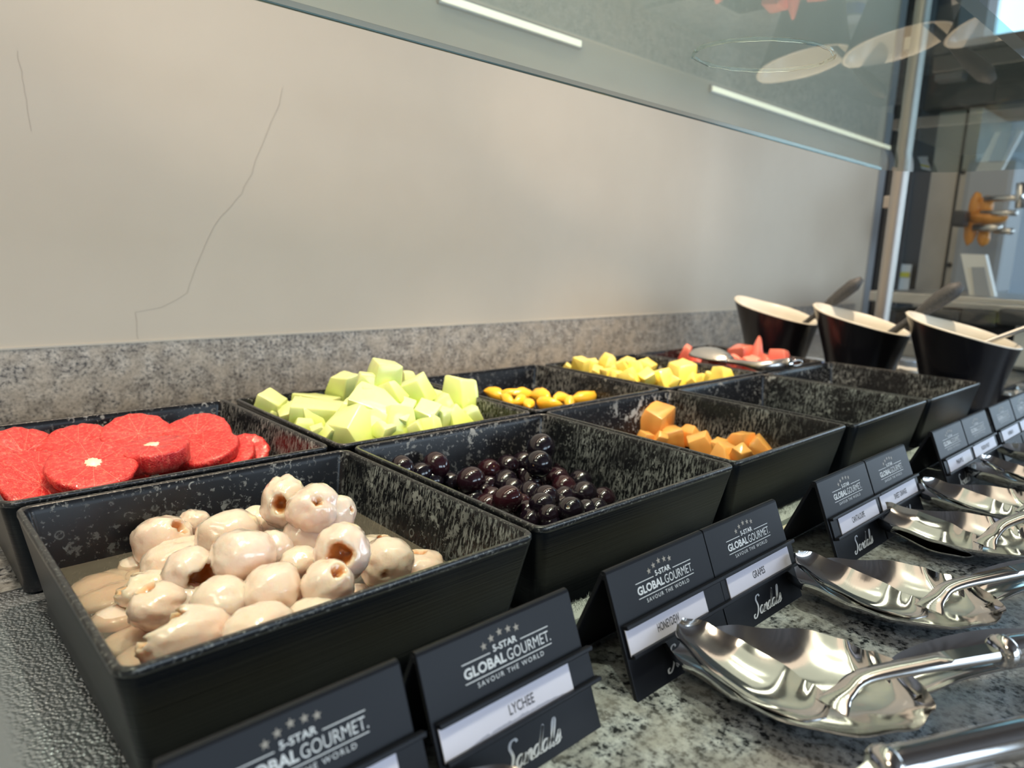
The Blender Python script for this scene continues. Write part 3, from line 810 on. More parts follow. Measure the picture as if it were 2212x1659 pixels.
def segment_mesh(R, seed):
    bm = bmesh.new(); nu, nv = 18, 10
    rings = []
    for i in range(nu+1):
        a = -1.15 + 2.3*i/nu; f = max(0.04, cos(a*pi/2/1.18))
        c = Vector((R*1.15*sin(a), R*0.45*(cos(a)-.6), 0))
        rg = []
        for k in range(nv):
            b = 2*pi*k/nv
            q = Vector((0, cos(b)*R*.52*f, sin(b)*R*.60*f*(1.0 if cos(b) > 0 else .75)))
            q = Matrix.Rotation(-a*.8, 3, 'Z') @ q
            rg.append(bm.verts.new(c+q+Vector((0, 0, 0.06*R*noise.noise(Vector((a*3, b, seed)))))))
        rings.append(rg)
    for A, B in zip(rings, rings[1:]):
        for k in range(nv): bm.faces.new((A[k], A[(k+1) % nv], B[(k+1) % nv], B[k]))
    bm.faces.new(rings[0][::-1]); bm.faces.new(rings[-1])
    return bm
def heap_of(name, cat, group, tray, items, mat, noun, where, base, heaps, nrows, sink=0.35, smooth_ang=32, zlift=0):
    labs = heap_labels([(a[0], a[1]) for a in items], noun, where, nrows)
    for i, it in enumerate(items):
        px, py, rp = it[:3]; kind = it[3] if len(it) > 3 else 'cube'; rot = it[4] if len(it) > 4 else None
        p = heap_hit(px, py, tray, base, heaps)
        R = rp*dist(p)/FPX
        p = p + ray(px, py).normalized()*R*sink
        p.z = max(p.z, -TH+0.006+R*.5)
        if kind == 'segment': o = build(name, segment_mesh(R, i), mat)
        else: o = build(name, chunk(R, i+len(items)*3, kind), mat, auto=smooth_ang)
        random.seed(i*11+5)
        if rot is None: rot = (random.uniform(-.5, .5), random.uniform(-.5, .5), random.uniform(0, 6.28))
        o.rotation_euler = rot; o.location = p
        tag(o, labs[i], cat, group)
P4 = lambda u, v: (480+u/3.568, 760+v/3.568)
HD = [(930, 300, 148), (1140, 235, 115), (1245, 185, 120), (1415, 225, 105), (1475, 325, 135), (1610, 365, 100, 'wedge'), (1835, 325, 145), (770, 480, 140, 'slab', (0.1, .1, -.5)), (715, 390, 95, 'slab', (0, .1, -.9)),
      (555, 490, 105), (375, 410, 115), (165, 390, 105, 'wedge'), (690, 540, 105), (620, 590, 85, 'wedge'), (1230, 420, 145, 'slab', (.5, .3, -.8)), (1000, 600, 175), (1165, 545, 125, 'wedge'),
      (1370, 545, 150, 'wedge'), (1560, 500, 115), (1680, 495, 105), (1790, 510, 115, 'wedge'), (1910, 500, 100), (1490, 600, 60), (745, 620, 55), (830, 635, 55), (1010, 460, 105, 'wedge'), (1110, 330, 90), (1300, 320, 100), (1700, 430, 100),
      (400, 500, 65), (490, 440, 60), (880, 580, 90), (1600, 580, 90), (1250, 600, 90)]
heap_of('honeydew_chunk', 'melon', 'honeydew chunks', 'B1', [P4(a[0], a[1])+(a[2]/3.568*1.20,)+tuple(a[3:]) for a in HD], M['honeydew'],
        'pale green honeydew chunk', 'honeydew tray', -0.022, [(0.00, 0.005, 0.062, 0.060), (0.075, -0.02, 0.030, 0.035), (-0.06, -0.0, 0.010, 0.05)], 5, 0.30)
P5 = lambda u, v: (1000+u/2.989, 720+v/2.989)
OR = [(205, 400, 52), (320, 395, 58), (395, 405, 55), (490, 410, 62), (440, 455, 50), (560, 450, 62), (650, 425, 55), (770, 412, 72), (360, 440, 50), (280, 440, 45), (700, 450, 45)]
heap_of('orange_segment', 'orange', 'peeled orange segments', 'B2', [P5(a[0], a[1])+(a[2]/2.989*1.55, 'segment') for a in OR], M['orange'],
        'yellow orange segment', 'orange tray', -0.034, [(0, -0.03, 0.014, 0.09)], 2, 0.2)
PA = [(760, 205, 58), (825, 215, 60), (940, 190, 70), (930, 260, 45), (1030, 225, 52), (1065, 195, 52), (1110, 230, 55), (1185, 240, 60), (1060, 285, 60), (1190, 290, 62), (675, 222, 26),
      (1410, 262, 98), (1285, 310, 72), (1540, 300, 48), (1660, 278, 68, 'wedge'), (1790, 260, 55, 'wedge'), (1360, 325, 50), (990, 280, 50), (860, 250, 45), (1600, 290, 40)]
heap_of('pineapple_chunk', 'pineapple', 'pineapple chunks', 'B3', [P5(a[0], a[1])+(a[2]/2.989*1.22,)+tuple(a[3:]) for a in PA], M['pineapple'],
        'yellow pineapple chunk', 'pineapple tray', -0.030, [(-0.05, 0.01, 0.036, 0.07), (0.01, -0.05, 0.024, 0.05)], 4, 0.3)
WM = [(1440, 130, 55), (1600, 195, 60), (1680, 205, 50), (1800, 155, 75), (1895, 150, 95, 'point', (.1, -.1, .6)), (2030, 160, 62, 'wedge'), (2100, 225, 45), (1750, 200, 55), (1500, 170, 50), (1860, 205, 70), (1960, 190, 60), (1990, 225, 50)]
heap_of('watermelon_chunk', 'watermelon', 'watermelon chunks', 'B4', [P5(a[0], a[1])+(a[2]/2.989*1.22,)+tuple(a[3:]) for a in WM], M['watermelon'],
        'red watermelon chunk', 'watermelon tray', -0.030, [(-0.0, 0.0, 0.026, 0.08)], 3, 0.3)
CA = [(1245, 575, 112), (1340, 665, 78), (1180, 680, 45), (1465, 662, 75, 'wedge'), (1540, 735, 90), (1655, 745, 62), (1680, 785, 88, 'wedge'), (1815, 720, 100, 'wedge'), (1925, 745, 92, 'wedge'), (1800, 790, 70), (1270, 690, 50)]
heap_of('cantaloupe_chunk', 'melon', 'cantaloupe chunks', 'F2', [P5(a[0], a[1])+(a[2]/2.989*1.22,)+tuple(a[3:]) for a in CA], M['cantaloupe'],
        'orange cantaloupe chunk', 'cantaloupe tray', -0.052, [(-0.055, -0.0, 0.020, 0.04), (0.03, -0.06, 0.012, 0.05)], 3, 0.25)

# ------------------------------------------------------------------ grapes
P6 = lambda u, v: (800+u/2.458, 900+v/2.458)
GR = [(905, 165, 68, .035), (895, 252, 65, .028), (350, 258, 58, .018), (532, 340, 70, .018), (170, 272, 40, 0), (265, 302, 42, 0), (322, 337, 42, 0), (420, 352, 50, 0), (628, 285, 50, .0), (730, 263, 52, .0),
      (812, 245, 38, 0), (810, 308, 45, 0), (715, 350, 58, .004), (630, 362, 46, 0), (860, 347, 58, .006), (995, 330, 54, .004), (1030, 270, 48, 0), (1115, 342, 54, 0), (852, 405, 55, .006), (1030, 378, 56, .008),
      (728, 440, 80, .018), (755, 385, 46, .004), (590, 410, 42, 0), (935, 432, 60, .010), (912, 470, 58, .012), (1030, 430, 48, .006), (1135, 415, 64, .006), (1238, 442, 58, 0), (1065, 500, 68, .012), (835, 505, 52, .004),
      (950, 528, 56, .006), (848, 548, 46, 0), (960, 568, 50, 0), (640, 430, 46, 0), (622, 472, 46, 0), (550, 438, 36, 0), (1205, 498, 46, 0), (1150, 500, 36, 0), (800, 470, 44, 0), (1680, 335, 52, 0), (1015, 478, 46, 0), (880, 375, 45, 0), (690, 490, 45, 0), (480, 390, 40, 0)]
glabs = heap_labels([(a[0], a[1]) for a in GR[:-5]+GR[-4:]], 'shiny dark purple grape', 'grape tray', 5)
gi = 0
for i, (u, v, r, up) in enumerate(GR):
    px, py = P6(u, v); r = min(74, max(r, 53)*1.16)
    z = -0.058 + up
    c = at_z(px, py, z)
    cx, cy, _ = TR['F1']
    if c.y > cy+0.100:
        c = at_y(px, py, cy+0.100)
    if c.y < cy-0.098: c = at_y(px, py, cy-0.098)
    R = r/2.458*dist(c)/FPX*1.0
    bm = bmesh.new(); bmesh.ops.create_icosphere(bm, subdivisions=3, radius=1)
    random.seed(i+50); el = random.uniform(1.02, 1.16)
    for q in bm.verts:
        d = q.co.copy(); rr_ = 1+0.03*noise.noise(d*1.5+Vector((i, 0, 0))); 
        rr_ -= 0.10*exp(-((math.acos(max(-1, min(1, d.z))))/0.22)**2)
        q.co = Vector((d.x, d.y, d.z*el))*rr_*R
    o = build('grape', bm, M['grape']); o.location = c
    o.rotation_euler = (random.uniform(.6, 2.2), random.uniform(-.8, .8), random.uniform(0, 6.28))
    bm = bmesh.new(); add_lathe(bm, [(0, R*el*.93), (R*.07, R*el*.925), (R*.085, R*el*.89), (0, R*el*.88)], 8)
    build('stem_scar', bm, M['grape_stem'], parent=o)
    if i == len(GR)-5: lab = 'lone dark grape at the far right of the grape tray'
    else: lab = glabs[gi]; gi += 1
    tag(o, lab, 'grape', 'dark grapes')
bm = bmesh.new(); bmesh.ops.create_icosphere(bm, subdivisions=2, radius=.006)
for q in bm.verts: q.co = Vector((q.co.x*1.3, q.co.y, q.co.z*.6))*(1+.3*noise.noise(q.co*200))
o = build('grape_piece', bm, M['watermelon']); o.location = at_z(*P6(1300, 415), -0.066); tag(o, 'small red scrap of fruit on the grape tray floor', 'fruit scrap')

# ------------------------------------------------------------------ menu signs
def text_mesh(body, size, bold=0.0, spacing=1.0, xs=1.0, shear=0.0):
    cu = bpy.data.curves.new('t', 'FONT'); cu.body = body; cu.size = 1.0; cu.align_x = 'CENTER'; cu.align_y = 'CENTER'
    cu.offset = bold; cu.space_character = spacing; cu.extrude = 0.0; cu.shear = shear; cu.resolution_u = 3
    ob = bpy.data.objects.new('t', cu); COL.objects.link(ob)
    bpy.context.view_layer.update()
    me = bpy.data.meshes.new_from_object(ob.evaluated_get(bpy.context.evaluated_depsgraph_get()))
    bpy.data.objects.remove(ob); bpy.data.curves.remove(cu)
    xs_ = [v.co.x for v in me.vertices]; ys_ = [v.co.y for v in me.vertices]
    cx, cy, h = (min(xs_)+max(xs_))/2, (min(ys_)+max(ys_))/2, max(ys_)-min(ys_)
    w = max(xs_)-min(xs_)
    for v in me.vertices: v.co = Vector(((v.co.x-cx), (v.co.y-cy), 0))
    return me, w, h
def put_text(body, w, h, mat, name, bold=0.0, spacing=1.0):
    """flat lettering w x h metres, centred"""
    me, tw, th = text_mesh(body, 1, bold, spacing)
    for v in me.vertices: v.co = Vector((v.co.x*w/tw, v.co.y*h/th, 0))
    me.materials.append(mat); me.name = name
    return me
# wide script word, as strokes
def script_mesh(w, h):
    S = {  # each stroke: list of (x, y), joined smoothly; x-height 0..1, caps to 2.6
     'S': [[(1.45, 2.35), (1.2, 2.65), (.75, 2.55), (.62, 2.1), (.85, 1.6), (1.0, 1.1), (.85, .4), (.4, -.15), (0, -.1), (-.05, .25), (.25, .35)]],
     'a': [[(.75, .85), (.4, 1.0), (.05, .6), (.1, .1), (.4, .05), (.7, .5), (.82, .95), (.75, .3), (.85, .02), (1.05, .25)]],
     'n': [[(0, .95), (.12, .5), (.1, 0), (.25, .6), (.5, .95), (.65, .8), (.6, .2), (.75, .0), (.95, .25)]],
     'd': [[(.7, .85), (.4, 1.0), (.05, .6), (.1, .1), (.4, .05), (.7, .6), (1.15, 2.5), (.8, .6), (.8, .05), (1.0, .2)]],
     'l': [[(.0, .2), (.3, .9), (.55, 2.1), (.45, 2.5), (.28, 2.1), (.18, .6), (.3, .0), (.55, .25)]],
     's': [[(.0, .1), (.4, .9), (.5, 1.1), (.55, .6), (.5, .15), (.2, .0), (.05, .15)]],
    }
    adv = {'S': 1.35, 'a': 1.0, 'n': .9, 'd': 1.0, 'l': .55, 's': .6}
    bm = bmesh.new(); x = 0
    def stroke(P):
        pts = []
        P = [Vector((a, b)) for a, b in P]
        for i in range(len(P)-1):
            p0, p1, p2, p3 = P[max(i-1, 0)], P[i], P[i+1], P[min(i+2, len(P)-1)]
            for k in range(6):
                t_ = k/6; pts.append(0.5*((2*p1)+(-p0+p2)*t_+(2*p0-5*p1+4*p2-p3)*t_*t_+(-p0+3*p1-3*p2+p3)*t_**3))
        pts.append(P[-1]); L = []
        for i, q in enumerate(pts):
            tg = (pts[min(i+1, len(pts)-1)]-pts[max(i-1, 0)]); tg.normalize()
            wd = (0.075+0.075*abs(tg.y))*(.5 if i in (0, len(pts)-1) else 1)
            nn = Vector((-tg.y, tg.x))*wd; L.append((bm.verts.new((q.x+nn.x, q.y+nn.y, 0)), bm.verts.new((q.x-nn.x, q.y-nn.y, 0))))
        for a, b in zip(L, L[1:]): bm.faces.new((a[0], a[1], b[1], b[0]))
    for ch in 'Sandals':
        for st in S[ch]: stroke([(a+x+b*.22, b) for a, b in st])
        x += adv[ch]
    c = bm.verts.new((x+.15, .3, 0)); rg = [bm.verts.new((x+.15+.12*cos(k*pi/4), .3+.12*sin(k*pi/4), 0)) for k in range(8)]
    for k in range(8): bm.faces.new((c, rg[k], rg[(k+1) % 8]))
    X = [v.co.x for v in bm.verts]; Y = [v.co.y for v in bm.verts]
    x0, x1, y0, y1 = min(X), max(X), min(Y), max(Y)
    for v in bm.verts: v.co = Vector(((v.co.x-(x0+x1)/2)/(x1-x0)*w, (v.co.y-(y0+y1)/2)/(y1-y0)*h, 0))
    me = bpy.data.meshes.new('script_lettering'); bm.to_mesh(me); bm.free(); me.materials.append(M['print_white']); return me
SW, SH = 0.105, 0.0765            # panel width, slant height
logo = [(put_text('GLOBAL', .0275, .0052, M['print_white'], 'logo_lettering', .028), -.0160, -.0178),
        (put_text('GOURMET.', .0315, .0056, M['print_white'], 'logo_lettering', -.004), .0145, -.0178),
        (put_text('5-STAR', .0165, .0034, M['print_white'], 'logo_lettering', .02), -.001, -.0117),
        (put_text('SAVOUR THE WORLD', .046, .0024, M['print_white'], 'logo_lettering', .0, 1.3), .0, -.0250)]
def lines_mesh():
    bm = bmesh.new()
    for x0, x1, y in ((-.030, -.0115, -.0130), (.0095, .030, -.0130), (-.030, .030, -.0222)):
        add_box(bm, x0, x1, y-.00022, y+.00022, -.00002, .00002)
    me = bpy.data.meshes.new('logo_rule'); bm.to_mesh(me); bm.free(); me.materials.append(M['print_white']); return me
def star_mesh():
    bm = bmesh.new(); c = bm.verts.new((0, 0, 0))
    v = [bm.verts.new(((.0022 if k % 2 == 0 else .0009)*sin(k*pi/5), (.0022 if k % 2 == 0 else .0009)*cos(k*pi/5), 0)) for k in range(10)]
    for k in range(10): bm.faces.new((c, v[(k+1) % 10], v[k]))
    me = bpy.data.meshes.new('star'); bm.to_mesh(me); bm.free(); me.materials.append(M['print_gold']); return me
lines_me, star_me, script_me = lines_mesh(), star_mesh(), script_mesh(.043, .0150)
YB, YT, ZT = -0.1045, -0.0745, 0.0015      # foot y, top y, top z
slope = atan2(ZT-ZG, YT-YB)
def panel_matrix():
    # local x right, y up the slope, z out of the face; origin at top centre of the front face
    up = Vector((0, YT-YB, ZT-ZG)).normalized(); out = Vector((0, -up.z, up.y)); rx = Vector((1, 0, 0))
    m = Matrix((( rx.x, up.x, out.x, 0), (rx.y, up.y, out.y, YT), (rx.z, up.z, out.z, ZT), (0, 0, 0, 1)))
    return m
PM = panel_matrix()
def put(me, x, y, z, parent, name, rot=0):
    o = bpy.data.objects.new(name, me); COL.objects.link(o); o.parent = parent
    o.matrix_local = PM @ Matrix.Translation((x, y, z)) @ Matrix.Rotation(rot, 4, 'Z'); return o
def frame_part(bmf, mats, parent, name):
    o = build(name, bmf, mats, parent=parent, smooth=False); return o
def sign(x, rz, dy, text, lab, cx0=-.049, cx1=.0400, stagger=0, card=True, wetcard=False, tx=0.0, joined=None):
    root = empty('menu_sign', (x, dy, 0), rz); tag(root, lab, 'sign', 'black tent signs in front of the trays')
    bm = bmesh.new()
    # front panel, rounded fold, back panel
    add_box(bm, -SW/2, SW/2, -SH, 0, -.0028, 0, .0007, 0, PM)
    prof = []
    back_dy = 0.030
    for k in range(9):
        a = pi*(k/8.0)
        prof.append((k, a))
    r = .0028
    add_tube(bm, [PM @ Vector((-SW/2+.0003, -.0008, -r)), PM @ Vector((SW/2-.0003, -.0008, -r))], r, 12)
    th = atan2(ZT-ZG, back_dy); q0 = Vector((0, YT+.003, ZT-.0012)); q1 = Vector((0, YT+back_dy, ZG+.0012))
    d = (q1-q0); L = d.length; d.normalize(); out = Vector((0, d.z, -d.y))*-1
    m = Matrix(((1, 0, 0, 0), (0, -d.y, out.y, q0.y), (0, -d.z, out.z, q0.z), (0, 0, 0, 1)))
    add_box(bm, -SW/2, SW/2, -L, 0, -.0014, .0014, .0006, 0, m)
    frame_part(bm, M['acrylic'], root, 'panel')
    # label holder: two rails
    bm = bmesh.new(); x1 = SW/2+.0035; x0 = -SW/2+.002
    add_box(bm, x0, x1, -.0345, -.0318, 0, .0046, .0007, 0, PM); frame_part(bm, M['acrylic'], root, 'rail')
    bm = bmesh.new(); add_box(bm, x0, x1+.001, -.0515, -.0490, 0, .0050, .0007, 0, PM); frame_part(bm, M['acrylic'], root, 'rail')
    bm = bmesh.new(); add_box(bm, x0, x1-.001, -.0495, -.034, 0, .0016, .0003, 0, PM); frame_part(bm, M['acrylic'], root, 'holder_back')
    if card:
        bm = bmesh.new(); add_box(bm, cx0, cx1, -.0502, -.0340, .0017, .0023, .0, 0, PM); frame_part(bm, M['card'], root, 'label_card')
        if wetcard:
            bm = bmesh.new(); pts = []
            n = 40
            lo = [bm.verts.new(PM @ Vector((cx0+.012+(cx1-cx0-.016)*k/n, -.0492, .00236))) for k in range(n+1)]
            hi = [bm.verts.new(PM @ Vector((cx0+.012+(cx1-cx0-.016)*k/n, -.0492+.0028*(1-(2*k/n-1)**4)*(.75+.5*noise.noise(Vector((k*.6, 3, 0)))), .00236))) for k in range(n+1)]
            for k in range(n): bm.faces.new((lo[k], lo[k+1], hi[k+1], hi[k]))
            frame_part(bm, M['card_wet'], root, 'wet_edge')
        if text:
            wd = .0029*len(text)*(.95 if len(text) > 8 else 1.0)
            me = put_text(text, wd, .0052, M['print_ink'], 'label_lettering', .016)
            put(me, tx, -.0422, .00240, root, 'label_lettering')
    for me, u, v in logo: put(me, u+.001, v, .00012, root, 'logo_lettering')
    put(lines_me, .001, 0, .00012, root, 'logo_rule')
    for k, (u, v) in enumerate(((-.0135, -.0088), (-.0080, -.0066), (-.0020, -.0052), (.0040, -.0056), (.0095, -.0066))):
        put(star_me, u, v, .00012, root, 'star')
    put(script_me, .0015, -.0640, .00012, root, 'script_lettering')
    return root
sign(0.0475, 0.0, 0.001, '', 'black tent menu sign nearest the camera, cut by the bottom photo edge', wetcard=True)
sign(0.1610, 0.0, 0.0, 'LYCHEE', 'black tent menu sign with a white label reading LYCHEE', wetcard=True, cx0=-.0505, cx1=.037)
sign(0.2990, 0.0, 0.0, 'HONEYDEW', 'black tent menu sign with a white label reading HONEYDEW', cx0=-.0505, cx1=.033, tx=-.010)
sign(0.4050, 0.0, 0.0, 'GRAPES', 'black tent menu sign with a white label reading GRAPES', cx0=-.044, tx=-.002, cx1=.046)
sign(0.5830, 0.0, 0.0, 'CANTALOUPE', 'black tent menu sign with a white label reading CANTALOUPE', cx0=-.037, cx1=.047, tx=0.002)
sign(0.6900, 0.0, 0.0, 'SWEET ORANGE', 'black tent menu sign with a white label reading SWEET ORANGE', cx0=-.050, cx1=.046, tx=0.0)
sign(0.8850, 0.0, 0.0, 'PINEAPPLE', 'black tent menu sign with a small blurred label, left of the passion fruit one', cx0=-.040, cx1=.047, tx=0.0)
sign(0.9930, 0.0, 0.0, 'PASSION FRUIT', 'black tent menu sign with a blurred label reading PASSION FRUIT', cx0=-.048, cx1=.046)
sign(1.1180, 0.0, 0.0, 'WATERMELON', 'black tent menu sign with a blurred label, right of the passion fruit one', cx0=-.040, cx1=.046)
sign(1.2280, 0.0, 0.0, '', 'black tent menu sign cut by the right edge of the photo', cx0=-.050, cx1=.040)

# ------------------------------------------------------------------ spoons and spoon rests (swept dished shapes)
def dish(stations, th=0.0012, nc=16):
    """stations: (point on spine, half width left, half width right, depth, rim roll). Dished strip, closed shell"""
    bm = bmesh.new(); n = len(stations)
    P = [Vector(s[0]) for s in stations]; top = []; bot = []
    for i, (p, wl, wr, dep, flat) in enumerate(stations):
        tg = (P[min(i+1, n-1)]-P[max(i-1, 0)]); tg.normalize()
        side = tg.cross(Vector((0, 0, 1))); side.normalize(); up = side.cross(tg).normalized()
        ra, rb = [], []
        for k in range(nc+1):
            s = -1 + 2*k/nc
            w = wr if s > 0 else wl
            prof = (abs(s)**flat)
            q = P[i] + side*(s*w) + up*(-dep*(1-prof))
            ra.append(bm.verts.new(q)); rb.append(bm.verts.new(q - up*th))
        top.append(ra); bot.append(rb)
    for i in range(n-1):
        for k in range(nc):
            bm.faces.new((top[i][k], top[i][k+1], top[i+1][k+1], top[i+1][k]))
            bm.faces.new((bot[i][k+1], bot[i][k], bot[i+1][k], bot[i+1][k+1]))
        bm.faces.new((top[i][0], top[i+1][0], bot[i+1][0], bot[i][0]))
        bm.faces.new((top[i+1][nc], top[i][nc], bot[i][nc], bot[i+1][nc]))
    bm.faces.new([v for v in top[0]][::-1] + bot[0]); bm.faces.new([v for v in top[-1]] + bot[-1][::-1])
    return bm
def catmull(P, per=8):
    P = [Vector(p) for p in P]; out = []
    for i in range(len(P)-1):
        p0, p1, p2, p3 = P[max(i-1, 0)], P[i], P[i+1], P[min(i+2, len(P)-1)]
        for k in range(per):
            t_ = k/per; out.append(0.5*((2*p1)+(-p0+p2)*t_+(2*p0-5*p1+4*p2-p3)*t_*t_+(-p0+3*p1-3*p2+p3)*t_**3))
    out.append(P[-1]); return out
def interp(tab, x):
    for (x0, y0), (x1, y1) in zip(tab, tab[1:]):
        if x <= x1:
            f = (x-x0)/(x1-x0); f = f*f*(3-2*f); return y0+(y1-y0)*f
    return tab[-1][1]
RIM = -0.046
def rest_mesh():
    # bowl spine from the tip towards the guest side, local coords = world of the second rest
    sp = catmull([(.283, -.094, RIM+.002), (.303, -.128, RIM), (.322, -.165, RIM), (.344, -.196, RIM+.0005), (.362, -.210, RIM+.003)], 9)
    n = len(sp); st = []
    for i, p in enumerate(sp):
        f = i/(n-1)
        wr = interp([(0, .003), (.12, .026), (.3, .046), (.45, .056), (.6, .057), (.75, .047), (.88, .032), (1, .015)], f)  # near-camera side
        wl = interp([(0, .003), (.12, .020), (.3, .038), (.55, .049), (.75, .041), (.9, .025), (1, .015)], f)
        st.append((p, wl, wr, .020*sin(pi*min(1, max(0.02, f*1.0)))**.45, 2.3))
    return dish(st, .0012, 22)
def rest_handle_mesh():
    sp = catmull([(.356, -.207, RIM-.003), (.375, -.217, RIM+.006), (.405, -.233, RIM+.011), (.445, -.256, RIM+.012), (.50, -.290, RIM+.006)], 7)
    n = len(sp); st = []
    for i, p in enumerate(sp):
        f = i/(n-1); st.append((p, interp([(0, .013), (.2, .017), (.6, .0185), (1, .013)], f), interp([(0, .013), (.2, .017), (.6, .0185), (1, .013)], f), .008, 2.6))
    return dish(st, .0012, 14)
rest_me = None
def spoon_mesh():
    # bowl from tip to neck (local: tip at origin side)
    sp = catmull([(.291, -.100, -.0335), (.290, -.125, -.0395), (.290, -.150, -.0440), (.291, -.172, -.0470), (.296, -.193, -.0480)], 9)
    n = len(sp); st = []
    for i, p in enumerate(sp):
        f = i/(n-1)
        w = interp([(0, .003), (.12, .015), (.35, .0215), (.6, .0235), (.85, .0190), (1, .0085)], f)
        st.append((p, w, w, .013*sin(pi*min(1, .04+f*.96))**.6, 2.2))
    return dish(st, .0013, 18)
def spoon_shaft_mesh():
    sp = catmull([at_z(1795, 1534, -.0490), at_z(1822, 1500, -.0430), at_z(1868, 1466, -.0350), at_z(2000, 1440, -.0275), at_z(2166, 1412, -.0205)], 7)
    bm = bmesh.new(); n = len(sp); rings = []
    for i, p in enumerate(sp):
        f = i/(n-1); w = interp([(0, .0095), (.25, .0062), (.6, .0052), (1, .0058)], f); h = interp([(0, .0011), (.4, .0022), (1, .0032)], f)
        tg = (sp[min(i+1, n-1)]-sp[max(i-1, 0)]).normalized(); sd = tg.cross(Vector((0, 0, 1))).normalized(); up = sd.cross(tg)
        rings.append([bm.verts.new(p+sd*(w*a)+up*(h*b)) for a, b in ((-1, .35), (-.8, 1), (.8, 1), (1, .35), (1, -.5), (.8, -1), (-.8, -1), (-1, -.5))])
    for A, B in zip(rings, rings[1:]):
        for k in range(8): bm.faces.new((A[k], A[(k+1) % 8], B[(k+1) % 8], B[k]))
    bm.faces.new(rings[0][::-1]); bm.faces.new(rings[-1]); return bm
def spoon_grip_mesh(): 
    bm = bmesh.new(); a = at_z(2166, 1412, -.0205); d = Vector((.62, -.33, .028)).normalized()
    add_tube(bm, [a+d*t_ for t_ in (0.0, .008, .012, .03, .07, .105, .112, .115)], [.0078, .0083, .0080, .0082, .0085, .0080, .006, .002], 20); return bm
def spoon_collar_mesh():
    bm = bmesh.new(); a = at_z(2166, 1412, -.0205); d = Vector((.62, -.33, .028)).normalized()
    add_tube(bm, [a+d*t_ for t_ in (-.006, -.004, -.001, .002, .004)], [.0062, .0086, .0096, .0090, .0074], 20); return bm
org = Vector((.318, -.160, ZG))
def shift(bm, s): 
    for v in bm.verts: v.co -= s
    return bm
meshes = {}
for nm, fn in (('rest', rest_mesh), ('rest_handle', rest_handle_mesh), ('spoon', spoon_mesh), ('shaft', spoon_shaft_mesh), ('grip', spoon_grip_mesh), ('collar', spoon_collar_mesh)):
    bm = shift(fn(), org); bmesh.ops.recalc_face_normals(bm, faces=bm.faces)
    me = bpy.data.meshes.new(nm); bm.to_mesh(me); bm.free(); me.materials.append(M['steel'])
    for p in me.polygons: p.use_smooth = True
    me.set_sharp_from_angle(angle=radians(60)); meshes[nm] = me
def kid(name, me, parent):
    o = bpy.data.objects.new(name, me); COL.objects.link(o); o.parent = parent; return o
RESTS = [(-.205, .004, 0.0, 'nearest steel spoon rest, cut off by the bottom of the photo'),
         (0, 0, 0, 'steel spoon rest in front of the honeydew and grapes signs'),
         (.163, .004, 0.02, 'steel spoon rest in front of the cantaloupe sign'),
         (.345, .004, 0.0, 'steel spoon rest in front of the sweet orange sign'),
         (.468, .012, 0.02, 'steel spoon rest between the sweet orange and pineapple signs'),
         (.620, .002, 0.0, 'steel spoon rest in front of the passion fruit sign'),
         (.772, .002, 0.0, 'farthest steel spoon rest, at the right edge of the photo')]
for dx, dy, rz, lab in RESTS:
    r = empty('spoon_rest', (org.x+dx, org.y+dy, ZG), rz); tag(r, lab, 'spoon rest', 'steel spoon rests along the counter')
    kid('bowl', meshes['rest'], r); kid('handle', meshes['rest_handle'], r)
SPOONS = [(-.150, .008, 0.0, (0, 0), 'serving spoon on the nearest rest, only its thick handle in view'),
          (0, 0, 0.0, (0, 0), 'serving spoon resting before the honeydew sign, bowl tip raised'),
          (.165, .004, 0.05, (0, 0), 'serving spoon on the rest before the cantaloupe sign'),
          (.352, .010, -.10, (.32, 0), 'serving spoon tipped on its side before the sweet orange sign'),
          (.470, .008, -.02, (0.05, 0), 'serving spoon on the rest before the pineapple sign'),
          (.630, -.006, 0.0, (0, 0), 'serving spoon on the rest before the passion fruit sign')]
for dx, dy, rz, (tx_, ty_), lab in SPOONS:
    r = empty('serving_spoon', (org.x+dx, org.y+dy, ZG+.0015)); r.rotation_euler = (ty_, -tx_, rz)
    if tx_ > .1: r.location.z += .004
    tag(r, lab, 'spoon', 'steel serving spoons on rests')
    b1 = kid('bowl', meshes['spoon'], r); b2 = kid('shaft', meshes['shaft'], r); kid('grip', meshes['grip'], r); kid('collar', meshes['collar'], r)
    if dx == -.150:
        fz = at_z(2166, 1412, -.0205) - org; mr = Matrix.Translation(fz) @ Matrix.Rotation(radians(24), 4, 'Z') @ Matrix.Translation(-fz)
        b1.matrix_local = mr; b2.matrix_local = mr
# water drop on the rest
bm = bmesh.new(); add_lathe(bm, [(0, .0014), (.0022, .0011), (.0034, 0)], 14)
t = NT('water_drop'); t.set(Base_Color=(1, 1, 1), Roughness=.02); t.b.inputs['Transmission Weight'].default_value = 1; t.b.inputs['IOR'].default_value = 1.33
o = build('water_drop', bm, t.m); o.location = at_z(1792, 1442, -.0628); o.scale = (1.5, .8, 1); tag(o, 'water drop in the bowl of the honeydew sign rest', 'water drop')

